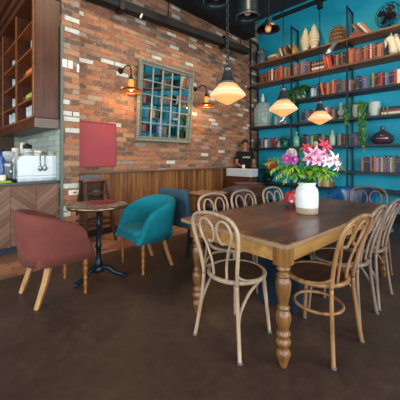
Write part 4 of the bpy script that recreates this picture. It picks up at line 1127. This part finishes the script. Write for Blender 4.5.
for i in range(4):
    a = 2 * PI * i / 4 + .6
    poly = [(.02, -.02), (.09, -.075), (.17, -.07), (.195, -.01), (.16, .055), (.08, .045), (.02, .02)]
    M = T(-.07, 0, zc) @ Matrix.Rotation(a, 4, 'X') @ Matrix(((0, 0, 1, 0), (1, 0, 0, 0), (0, 1, 0, 0), (0, 0, 0, 1))) @ Matrix.Rotation(.35, 4, 'X')
    MB().prism(poly, M, .006).build('blade', plain('brown_black_blade', '#2d2320', .4, .3), t)
MB().lathe([(.035, 0), (.03, .03), (.01, .045)], 16, T(-.06, 0, zc) @ R90).build('hub', FB, t)
# horse head bust
t = thing('horse_bust', 'white horse head bust at the right end of the second shelf', 'sculpture', on(2, 391.5, .2), math.radians(0))
MB().box((-.10, -.17, 0), (.10, .13, .035), bevel=.01).build('plinth', STONE, t)
HB = plain('cream_plaster', '#ddd0b4', .6, 0, .06)
Hj = {'b': ((0, -.03, .03), (.13, .09)), 'n1': ((0, -.04, .15), (.12, .085)), 'n2': ((0, -.01, .27), (.095, .07)), 'p': ((0, .02, .37), (.075, .065)), 'f': ((0, .07, .35), (.062, .055)), 'm': ((0, .12, .25), (.045, .042)), 'z': ((0, .145, .18), (.038, .036)),
      'e1': ((-.035, 0, .43), .018), 'e1t': ((-.04, 0, .475), .006), 'e2': ((.035, 0, .43), .018), 'e2t': ((.04, 0, .475), .006)}
skin_body('head_and_neck', Hj, [('b', 'n1'), ('n1', 'n2'), ('n2', 'p'), ('p', 'f'), ('f', 'm'), ('m', 'z'), ('p', 'e1'), ('e1', 'e1t'), ('p', 'e2'), ('e2', 'e2t')], HB, t)
m = MB()
for i in range(7):
    f = i / 6; m.sphere((0, -.155 + f * .085, .1 + f * .3), .042, 10, (.45, .9, 1.1))
m.build('mane', HB, t)
for s in (-1, 1): MB().sphere((s * .05, .075, .365), .012, 10).build('eye', plain('bust_eye_shadow', '#8a7c62', .6), t)  # eyes in a darker tan than the cream head

# plants
LEAFG = plain('trailing_leaf_green', '#3f7a35', .5, 0, .45, 22); LEAFL = plain('bright_leaf_green', '#6da23c', .5, 0, .35, 18); LEAFD = plain('dark_leaf_green', '#234f33', .5, 0, .35, 18)
def trailing(name, label, loc, pot_prof, potm, strands, leafm, L=.06, bush=40, seed=1):
    r = random.Random(seed); t = thing(name, label, 'potted plant', loc)
    m = MB(); m.lathe(pot_prof, 24, capt=False); top = pot_prof[-1][1]; R = pot_prof[-1][0]
    m.build('pot', potm, t); MB().lathe([(R * .93, top - .015), (R * .2, top - .008)], 20).build('soil', plain('potting_soil', '#2b2018', .9), t)
    fol = MB(); stm = MB()
    for i in range(bush):
        a = r.uniform(0, 2 * PI); e = r.uniform(-.2, 1.2)
        d = Vector((math.cos(a) * math.cos(e), math.sin(a) * math.cos(e), math.sin(e)))
        if d.x > .5: d.x *= .4
        p0 = Vector((0, 0, top)); q = p0 + Vector((d.x * R * .9, d.y * R * .9, .01)) + d * r.uniform(.0, .08)
        fol.leaf(q, d + Vector((0, 0, -.2)), L * r.uniform(.8, 1.3), L * .55, .5)
    for dx, dy, ln in strands:
        st = Vector((-R * .85 if dx < 0 else dx, dy * .8, top + .01))
        pts = [Vector((0 if dx > 0 else -R * .3, dy * .4, top + .0)), st + Vector((0, 0, .02))]; x = -.235 + r.uniform(-.012, .012)
        n = max(3, int(ln / .09)); z = top
        for k_ in range(n + 1):
            z = top - .02 - ln * k_ / n
            pts.append(Vector((x + r.uniform(-.012, .012), dy + r.uniform(-.03, .03), z)))
        sp = smooth_path(pts, 4); stm.tube(sp, .004, 5)
        for p in sp[4:]:
            for _ in range(2):
                a = r.uniform(0, 2 * PI); dd = Vector((-abs(math.cos(a)) * .7, math.sin(a), r.uniform(-.8, .2)))
                fol.leaf(p, dd, L * r.uniform(.7, 1.15), L * .6, .4)
    stm.build('trailing_stems', plain('stem_green', '#4c6a34', .6), t); fol.build('foliage', leafm, t)
POTW = plain('speckled_white_pot', '#bcc8bb', .5, 0, .25, 70); POTG = plain('blue_white_pot', '#a9bdc2', .4, 0, .3, 40)
pot = [(.075, 0), (.085, .02), (.1, .12), (.1, .26), (.092, .28)]
trailing('trailing_plant', 'bushy trailing plant in white pot at left of the third shelf', on(3, 301, .19), [(.08, 0), (.11, .06), (.12, .16), (.1, .24)], POTW, [(-1, .22, .45), (-1, .19, .6), (-1, .12, .5), (-1, .06, .28), (-1, -.1, .2), (-1, -.16, .15), (-1, .25, .3)], LEAFG, .085, 230, 3)
trailing('trailing_plant', 'long trailing plant in pale pot beside the right post, fourth shelf', on(4, 357.5, .2), pot, POTW, [(-1, .16, .50), (-1, .14, .38), (-1, -.08, .62), (-1, -.12, .80), (-1, -.16, .95), (-1, -.14, .7), (-1, -.19, .85), (-1, -.1, .75)], LEAFL, .06, 40, 5)
t = thing('plant_pot', 'pale speckled pot on the fourth shelf right of the trailing plant', 'pot', on(4, 374.5, .2))
MB().lathe([(.085, 0), (.095, .02), (.108, .12), (.108, .27), (.1, .29), (.092, .285), (.09, .2)], 28).build('pot_body', POTW, t)
MB().lathe([(.1, .288), (.108, .295), (.1, .30)], 28, capb=False, capt=False).build('pot_rim', POTW, t)
for i, px in enumerate((312.5, 315.5)):
    tumbler(on(3, px, .12 + .06 * i), .22, .045, POTG, 'tall_cup', ('left', 'right')[i] + ' of two tall blue white cups on the third shelf', 'cup', 'tall cups on the third shelf')
trailing('trailing_plant', 'dark trailing plant in a green glass pot on the fifth shelf, corner bay', on(5, 284.5, .2), [(.07, 0), (.1, .05), (.1, .14), (.07, .2)], plain('bottle_green_glaze', '#2f8a74', .2), [(-1, .1, .18), (-1, .06, .28), (-1, -.05, .2), (-1, -.1, .1)], LEAFD, .05, 50, 8)
t = thing('succulent_bowl', 'dark green round succulent in a bowl on the lowest shelf corner', 'potted plant', on(7, 268, .2))
MB().lathe([(.06, 0), (.1, .04), (.12, .1), (.11, .12)], 24).build('bowl', plain('dark_bowl', '#22302f', .3), t)
m = MB(); r_ = random.Random(4)
for i in range(120):
    a = r_.uniform(0, 2 * PI); e = r_.uniform(0, 1.5); d = Vector((math.cos(a) * math.cos(e), math.sin(a) * math.cos(e), math.sin(e)))
    m.leaf(Vector((0, 0, .11)) + d * .1, d, .09, .05, .2)
m.build('rosette', LEAFD, t)
# demijohn under glass
t = thing('glass_cloche', 'large clear wire-ribbed glass cloche with knob on the fourth shelf', 'cloche', on(4, 262.8, .205))
t.scale = (.97, 1.2, 1.22)
GL = glassy('pale_aqua_glass', '#b9d2cc', .08, .42)
MB().lathe([(.19, .025), (.2, .05), (.205, .28), (.19, .40), (.14, .50), (.07, .545), (.04, .555)], 36, capb=False).build('dome', GL, t)
MB().lathe([(.21, 0), (.215, .015), (.2, .03)], 36).build('base', plain('pale_wood_base', '#a3967c', .5), t)
MB().lathe([(.035, .55), (.03, .58), (.045, .61), (.045, .64), (.03, .67), (.018, .69), (.025, .72), (.01, .75)], 20).build('knob', plain('milky_knob', '#cfdacf', .3), t)
m = MB()
for i in range(14):
    a = 2 * PI * i / 14; c, s = math.cos(a), math.sin(a)
    m.tube([(.203 * c, .203 * s, .03), (.208 * c, .208 * s, .28), (.193 * c, .193 * s, .40), (.142 * c, .142 * s, .503), (.05 * c, .05 * s, .555)], .0035, 5)
for z, r in ((.10, .207), (.19, .208), (.28, .209), (.37, .199), (.46, .168)): m.tube([(r * math.cos(2 * PI * i / 32), r * math.sin(2 * PI * i / 32), z) for i in range(32)], .0035, 5, closed=True)
m.build('wire_ribs', plain('pale_wire', '#c2cbbd', .4, .3), t)
for i, px in enumerate((276.5, 281, 285)):
    t = thing('glass_canister', ('left', 'middle', 'right')[i] + ' of three bluish glass canisters on the fourth shelf', 'canister', on(4, px, .15), 0, 'glass canisters on the fourth shelf')
    MB().lathe([(.055, 0), (.06, .02), (.06, .2), (.045, .23)], 20).build('glass_body', glassy('blue_canister_glass', '#8fc3cc', .1, .7), t)
    MB().lathe([(.048, .23), (.05, .25), (.02, .27)], 18).build('lid', plain('steel_lid', '#9fa6a6', .3, .6), t)
def bottle(sh, px, h, r, matn, label, name='glass_bottle'):
    t = thing(name, label, 'bottle', on(sh, px, .14))
    MB().lathe([(r * .9, 0), (r, .02), (r, h * .55), (r * .85, h * .66), (r * .3, h * .78), (r * .28, h * .93)], 24).build('bottle_body', matn, t)
    MB().lathe([(r * .36, h * .92), (r * .36, h), (r * .25, h * 1.01)], 16).build('stopper', plain('pale_stopper', '#b9c2b2', .5), t)
bottle(5, 296.5, .36, .085, glassy('sea_green_glass', '#6fc0a6', .1, .85), 'sea green glass bottle on the fifth shelf behind the flowers')
bottle(5, 332.5, .34, .075, plain('pale_celadon_glaze', '#a9bda4', .3), 'pale celadon bottle on the fifth shelf left of the right post', 'ceramic_bottle')
t = thing('stone_torso', 'pale grey green stone bust on the fourth shelf beside the right post', 'sculpture', on(4, 341, .17))
MB().lathe([(.06, 0), (.06, .03), (.03, .06)], 20).build('base', plain('grey_bust_stone', '#9aa69a', .7, 0, .15), t)
skin_body('bust', {'a': ((0, 0, .06), (.04, .035)), 'b': ((0, 0, .15), (.07, .05)), 'c': ((0, 0, .22), (.045, .04)), 'd': ((0, 0, .28), .03), 'e': ((-.01, 0, .33), (.045, .05)), 'f': ((-.01, 0, .40), (.045, .05)), 'l': ((0, -.07, .19), .035), 'r': ((0, .07, .19), .035)},
          [('a', 'b'), ('b', 'c'), ('c', 'd'), ('d', 'e'), ('e', 'f'), ('b', 'l'), ('b', 'r')], plain('grey_bust_stone', '#9aa69a'), t)
t = thing('glass_decanter', 'squat dark plum glass decanter on the fifth shelf, right bay', 'decanter', on(5, 382.5, .2))
MB().lathe([(.10, 0), (.17, .03), (.205, .10), (.19, .17), (.12, .23), (.05, .27), (.035, .29)], 36).build('decanter_body', plain('plum_glass', '#47363b', .08, 0, .25, 6, spec=.8), t)
MB().lathe([(.034, .29), (.045, .30), (.045, .36), (.02, .37)], 20).build('stopper', plain('smoky_stopper', '#6a5a58', .15), t)
t = thing('photo_frame', 'cream card frame standing at the right end of the third shelf', 'picture frame', on(3, 399.5, .12))
MB().box((-.01, -.06, 0), (.01, .06, .30), bevel=.004).build('frame', CREAM, t)
MB().box((-.014, -.04, .03), (-.009, .04, .26)).build('card', plain('cream_card', '#e2dac4', .7, 0, .04), t)
# spots clipped to the posts
CHR = plain('satin_aluminium', '#b4bec2', .25, .75, .06)
def spot(post, z, dy, label, d=(-.35, -.25, -.9), L=.23, r=.042):
    y = PY[post]; t = thing('clip_spotlight', label, 'spotlight', (XF, y, z), 0, 'aluminium spots clipped to the shelf posts')
    MB().box((-.03, -.03, -.03), (-.001, .03, .03), bevel=.005).build('clamp', M_BLACK, t)
    a = Vector((-.13, dy, .06)); dd = Vector(d).normalized()
    MB().tube([(-.02, 0, 0), (-.08, dy * .5, .05), a], .009, 8).build('arm', M_BLACK, t)
    M = (Vector((0, 0, 1)).rotation_difference(dd)).to_matrix().to_4x4(); M.translation = a - dd * .02
    MB().lathe([(r * .55, -.02), (r * .75, 0), (r * .8, L * .4), (r, L * .55), (r, L), (r * .88, L), (r * .8, L * .8)], 22, M).build('lamp_head', CHR, t)
spot(0, 3.16, .06, 'aluminium spotlight clipped to the corner post by the second shelf', (-.35, .65, .5), .30, .055)
spot(1, 2.27, .03, 'aluminium spotlight clipped to the middle post near the fourth shelf', (-.45, .5, -.75), .34, .055)
spot(2, 3.66, .20, 'aluminium spotlight clipped to the right post at the top shelf', (-.4, .45, -.8), .32, .055)

# ================================================================== ON THE TABLE
vb = Vector((2.50, 1.10, TH + .001))
t = thing('ceramic_jar', 'white glazed jar with bare clay foot holding the flowers', 'vase', vb)
MB().lathe([(.088, 0), (.096, .008), (.098, .06)], 36, capt=False).build('clay_foot', plain('bare_stoneware', '#a08f78', .7, 0, .1, 40), t)
MB().lathe([(.0985, .058), (.1005, .075), (.1, .19), (.092, .225), (.075, .245), (.072, .258), (.08, .272), (.08, .28), (.07, .28), (.064, .25)], 36, capb=False, capt=False).build('glazed_body', plain('white_glaze', '#d3dadb', .18, 0, .05, 12), t)
FL = at(307, 187, 2.56); dF = 2.56
def fp(px, py, dd=0): return at(px, py, dF + dd)
neck = vb + Vector((0, 0, .26))
STEM = plain('flower_stem_green', '#4d7a30', .6)
def petal_star(m, c, n, L, W, cup, ax, droop=.4, ph=0):
    ax = Vector(ax).normalized(); u = ax.orthogonal().normalized(); v = ax.cross(u)
    for i in range(n):
        a = 2 * PI * i / n + ph; d = u * math.cos(a) + v * math.sin(a)
        m.leaf(c, d * math.cos(cup) + ax * math.sin(cup), L, W, droop, up=ax)
def flower(name, label, cat, px, py, dd, kind, mats, size, ax, group=None):
    c = fp(px, py, dd); t = thing(name, label, cat, c, 0, group); o = Vector((0, 0, 0))
    base = neck + Vector((rnd.uniform(-.03, .03), rnd.uniform(-.03, .03), 0)) - c
    ax = Vector(ax).normalized(); st = MB(); 
    st.tube(smooth_path([base + Vector((0, 0, -.22)), base, base * .5 + Vector((0, 0, .02)) - ax * .02, -ax * .01], 6), .0035, 6); st.build('stem', STEM, t)
    m = MB()
    if kind == 'lily':
        petal_star(m, o, 3, size, size * .46, .35, ax, .55); petal_star(m, o + ax * .004, 3, size * .95, size * .40, .45, ax, .5, PI / 3)
        m.build('petals', mats[0], t)
        m2 = MB(); petal_star(m2, o + ax * .004, 6, size * .62, size * .10, .43, ax, .5); m2.build('petal_streaks', mats[1], t)
        s2 = MB()
        for i in range(5):
            a = 2 * PI * i / 5; u = ax.orthogonal().normalized(); v = ax.cross(u)
            e = ax * size * .6 + (u * math.cos(a) + v * math.sin(a)) * size * .18; s2.tube([o, e], .0015, 5); s2.sphere(e, .005, 6)
        s2.build('stamens', plain('stamen_rust', '#a8582a', .6), t)
    elif kind == 'pompom':
        for k_ in range(5): petal_star(m, o + ax * (.004 * k_), 13 - k_ * 2, size * (1 - .12 * k_), size * .3, .05 + .28 * k_, ax, .2, k_ * .5)
        m.build('petals', mats[0], t)
        c2 = MB(); c2.sphere(ax * .02, size * .22, 10); c2.build('centre', mats[1], t)
    elif kind == 'globe':
        for k_ in range(9):
            e = -.4 + k_ * .22; petal_star(m, o, 10 if k_ < 7 else 6, size, size * .42, e, ax, -.25, k_ * .7)
        m.build('petals', mats[0], t)
    return t
PINK = plain('lily_pink', '#eaa0bd', .5, 0, .3, 40); PINKD = plain('lily_magenta', '#c8447a', .5, 0, .2); WHT = plain('petal_white', '#f3eef2', .5, 0, .1, 30)
PUR = plain('aster_purple', '#b0409e', .5, 0, .25, 30); REDP = plain('petal_coral_red', '#d83c4e', .5, 0, .2, 30); YEL = plain('pollen_yellow', '#d9a032', .6)
BK = -FWD
def tow(x=0, z=0): return BK + RGT * x + Vector((0, 0, z))
flower('pink_lily', 'big pink streaked lily at the centre of the bouquet', 'flower', 315, 154, -.05, 'lily', (PINK, PINKD), .085, tow(-.2, .3), 'pink lilies in the white jar')
flower('pink_lily', 'pink streaked lily left of the bouquet centre', 'flower', 310, 158, -.02, 'lily', (PINK, PINKD), .08, tow(-.6, .2), 'pink lilies in the white jar')
flower('pink_lily', 'pink streaked lily just right of the bouquet centre', 'flower', 322.5, 155, -.03, 'lily', (PINK, PINKD), .08, tow(.3, .5), 'pink lilies in the white jar')
flower('white_lily', 'white lily with pale purple edges at the right side of the bouquet', 'flower', 334, 160, -.03, 'lily', (WHT, PINK), .085, tow(.5, .1), 'white lilies in the white jar')
flower('white_lily', 'white lily hanging lowest at the right side of the bouquet', 'flower', 337.5, 166, -.05, 'lily', (WHT, PINK), .06, tow(.8, -.4), 'white lilies in the white jar')
flower('purple_lily', 'mauve lily between pink and white lilies', 'flower', 329, 158, .02, 'lily', (plain('petal_mauve', '#b184b8', .5, 0, .2, 30), PINKD), .07, tow(.4, .6))
flower('coral_lily', 'coral red star-shaped lily at the top right of the bouquet', 'flower', 325, 146, .03, 'lily', (REDP, PINKD), .085, tow(.3, .5), 'coral lilies in the white jar')
flower('coral_lily', 'coral red lily half hidden at the top left of the pink lilies', 'flower', 306.5, 148, .04, 'lily', (REDP, PINKD), .06, tow(-.5, .7), 'coral lilies in the white jar')
flower('pink_lily', 'pink streaked lily lowest in front of the bouquet centre', 'flower', 318, 160, -.07, 'lily', (PINK, PINKD), .07, tow(.1, .1), 'pink lilies in the white jar')
flower('white_lily', 'white lily tucked behind the pink lilies at right', 'flower', 327, 162, -.06, 'lily', (WHT, PINK), .06, tow(.2, .2), 'white lilies in the white jar')
flower('white_peony', 'round white peony at the upper left of the bouquet', 'flower', 291.5, 154, .03, 'globe', (plain('peony_cream', '#e2d9cc', .6, 0, .08), WHT), .055, tow(-.2, 1))
flower('purple_aster', 'purple aster left of centre in the bouquet', 'flower', 287, 158.5, -.04, 'pompom', (PUR, YEL), .055, tow(-.4, .2), 'purple asters in the white jar')
flower('purple_aster', 'purple aster right beside the white peony', 'flower', 293.5, 159.5, -.05, 'pompom', (PUR, YEL), .05, tow(.3, .1), 'purple asters in the white jar')
flower('white_bud', 'small cream bud standing above the pink lilies', 'flower', 315.5, 144, .03, 'globe', (plain('bud_cream', '#d9d6b0', .6), WHT), .026, tow(0, 1.2))
flower('orange_bud', 'small orange bud spike at the left of the bouquet', 'flower', 270.5, 161, .02, 'globe', (plain('bud_orange', '#c4652f', .6), YEL), .026, tow(-.3, 1.2))
flower('blue_aster', 'small pale blue flower just above the jar rim', 'flower', 303.5, 176, -.10, 'pompom', (plain('petal_pale_blue', '#8a93c4', .5), YEL), .03, tow(0, .1))
greens = thing('bouquet_greenery', 'feathery and leafy green sprigs fanning out of the white jar', 'foliage', neck)
def sprig(label, px, py, dd, leafm, L, n, seed, fern=False, bend=.1):
    r = random.Random(seed); e = fp(px, py, dd)
    v = e - neck; mid = v * .5 + Vector((0, 0, bend)); sp = smooth_path([Vector((0, 0, -.2)), Vector((0, 0, -.02)), mid, v], 10)
    m = MB(); m.tube(sp, .003, 5); m.mi = 1
    n = int(n * 1.6)
    for i in range(n):
        n2 = n; f = .30 + .70 * i / max(1, n - 1); p = sp[min(len(sp) - 1, int(f * (len(sp) - 1)))]; ax = (sp[min(len(sp) - 1, int(f * (len(sp) - 1)) + 1)] - sp[max(0, int(f * (len(sp) - 1)) - 1)]).normalized()
        for s in (-1, 1):
            sd = ax.cross(Vector((0, 0, 1))).normalized() * s
            d = ax * .6 + sd * r.uniform(.6, 1.1) + Vector((r.uniform(-.3, .3), r.uniform(-.3, .3), r.uniform(-.4, .3)))
            m.leaf(p, d, L * r.uniform(.7, 1.2), L * (.22 if fern else .46), .4)
    m.build('leafy_sprig', [STEM, leafm], greens)
FERN = plain('fern_yellow_green', '#93b53c', .55, 0, .3, 18); LFG = plain('bouquet_green', '#62a83c', .5, 0, .35, 20)
SP = [(266, 163, 0, FERN, .05, 20, 1), (271, 170, -.05, FERN, .055, 22, 1), (277, 176, -.1, FERN, .055, 20, 1), (274, 158, .06, LFG, .045, 14, 1), (281, 165, -.02, LFG, .06, 12, 0), (287, 172, -.12, FERN, .06, 16, 1),
      (296, 168, -.1, LFG, .06, 12, 0), (301, 160, .05, LFG, .06, 12, 0), (309, 168, -.12, LFG, .065, 12, 0), (317, 166, -.1, LFG, .065, 12, 0), (324, 168, -.08, FERN, .06, 12, 0), (330, 171, -.05, LFG, .06, 12, 0),
      (336, 173, 0, LFG, .055, 12, 0), (322, 177, -.12, FERN, .05, 12, 0), (312, 177, -.14, LFG, .05, 12, 0), (294, 179, -.13, LFG, .05, 12, 1), (300, 150, .06, LFG, .05, 10, 0), (329, 151, .08, LFG, .05, 10, 0), (284, 180, -.05, FERN, .05, 16, 1), (341, 168, .04, LFG, .05, 10, 0),
      (299, 174, -.14, LFG, .06, 12, 0), (306, 172, -.15, FERN, .06, 12, 0), (319, 172, -.15, LFG, .06, 12, 0), (327, 174, -.12, FERN, .055, 12, 0), (332, 179, -.08, LFG, .05, 12, 0), (290, 176, -.14, LFG, .06, 12, 0), (280, 171, .02, LFG, .05, 12, 1), (313, 171, -.15, FERN, .055, 12, 0)]
for i, (px, py, dd, mt, L, n, fern) in enumerate(SP):
    sprig('', px, py, dd, mt, L, n, 20 + i, bool(fern), .06 + .05 * (fern))
# red ornament on the table behind the jar
rt = at(290.5, 199, 2.86); t = thing('red_ornament', 'red patterned ornament with pale ring mark left of the flower jar', 'ornament', (rt.x, rt.y, TH + .001), math.radians(-30))
RR = plain('red_lacquer', '#b3262c', .35, 0, .2, 30)
m = MB(); m.box((-.065, -.05, 0.03), (.065, .05, .155), M=Matrix.Rotation(.22, 4, 'Y'), bevel=.022, seg=3); m.build('body', RR, t)
for x in (-.04, .045): MB().lathe([(.012, 0), (.015, .05)], 12, T(x, 0, 0)).build('foot', plain('dark_navy_enamel', '#27304a', .3), t)
for x, z, r in ((.03, .125, .022), (-.025, .07, .014)):
    MB().lathe([(r, 0), (r, .006), (r * .55, .006), (r * .55, .004)], 18, T(x, -.052, z) @ Matrix.Rotation(PI / 2, 4, 'X'), capt=True).build('ring_mark', plain('pale_ring_enamel', '#d8d2cc', .4), t)
MB().lathe([(.03, 0), (.024, .02), (.008, .03)], 16, T(.035, 0, .148)).build('cap', RR, t)

# ================================================================== LIGHT AND CAMERA
w = bpy.data.worlds.new('sky'); SC.world = w; w.use_nodes = True
bg = w.node_tree.nodes['Background']; bg.inputs[0].default_value = (.75, .88, 1, 1); bg.inputs[1].default_value = 1.2
def area(name, loc, rot, sx, sy, e, c):
    L = bpy.data.lights.new(name, 'AREA'); L.shape = 'RECTANGLE'; L.size = sx; L.size_y = sy; L.energy = e; L.color = c
    o = bpy.data.objects.new(name, L); C.objects.link(o); o.location = loc; o.rotation_euler = rot; return o
DAY = (.90, .96, 1.0)
for i, x in enumerate((-.5, 2.9)): area('window_daylight', (x, YF + .03, 1.95), (math.radians(-90 + 180), 0, 0), 2.7, 2.6, 190, DAY)
for i, y in enumerate((-.95, 2.15)): area('window_daylight', (XL + .03, y, 1.95), (math.radians(90), 0, math.radians(-90)), 2.5, 2.6, 120, DAY)
area('window_daylight', (XL + .03, 5.8, 1.95), (math.radians(90), 0, math.radians(-90)), 1.7, 2.6, 70, DAY)  # daylight of the added bar window, brightens the bar
def spotl(p, q, e, ang, c=(1, .80, .56), soft=.08):  # spots added without fixtures, to brighten the brick wall and shelves
    L = bpy.data.lights.new('fill_spot', 'SPOT'); L.energy = e; L.color = c; L.spot_size = math.radians(ang); L.spot_blend = .8; L.shadow_soft_size = soft
    o = bpy.data.objects.new('fill_spot', L); C.objects.link(o); o.location = p; o.rotation_euler = (Vector(q) - Vector(p)).to_track_quat('-Z', 'Y').to_euler()
for x, tx in ((1.9, 2.1), (3.0, 3.2), (4.4, 4.7)): spotl((x, 1.9, 4.9), (tx, YB, 1.9), 170, 75)
for y in (.3, 1.6, 2.9): spotl((4.6, y, 4.95), (XW, y + .1, 3.3), 110, 62, (1, .72, .45))
spotl((-.5, 5.4, 4.9), (1.2, 5.0, 1.5), 70, 80)
cam = bpy.data.cameras.new('camera'); co = bpy.data.objects.new('camera', cam); C.objects.link(co)
co.location = (0, 0, H); co.rotation_euler = (math.radians(90), 0, AZ - PI / 2)
cam.sensor_width = 36; cam.sensor_fit = 'AUTO'; cam.lens = FPX / 400 * 36; cam.shift_y = -(200 - HOR) / 400; cam.clip_start = .05
SC.camera = co
vs = SC.view_settings; vs.view_transform = 'Standard'; vs.look = 'None'; vs.gamma = 1; vs.exposure = 0.0; vs.use_curve_mapping = False
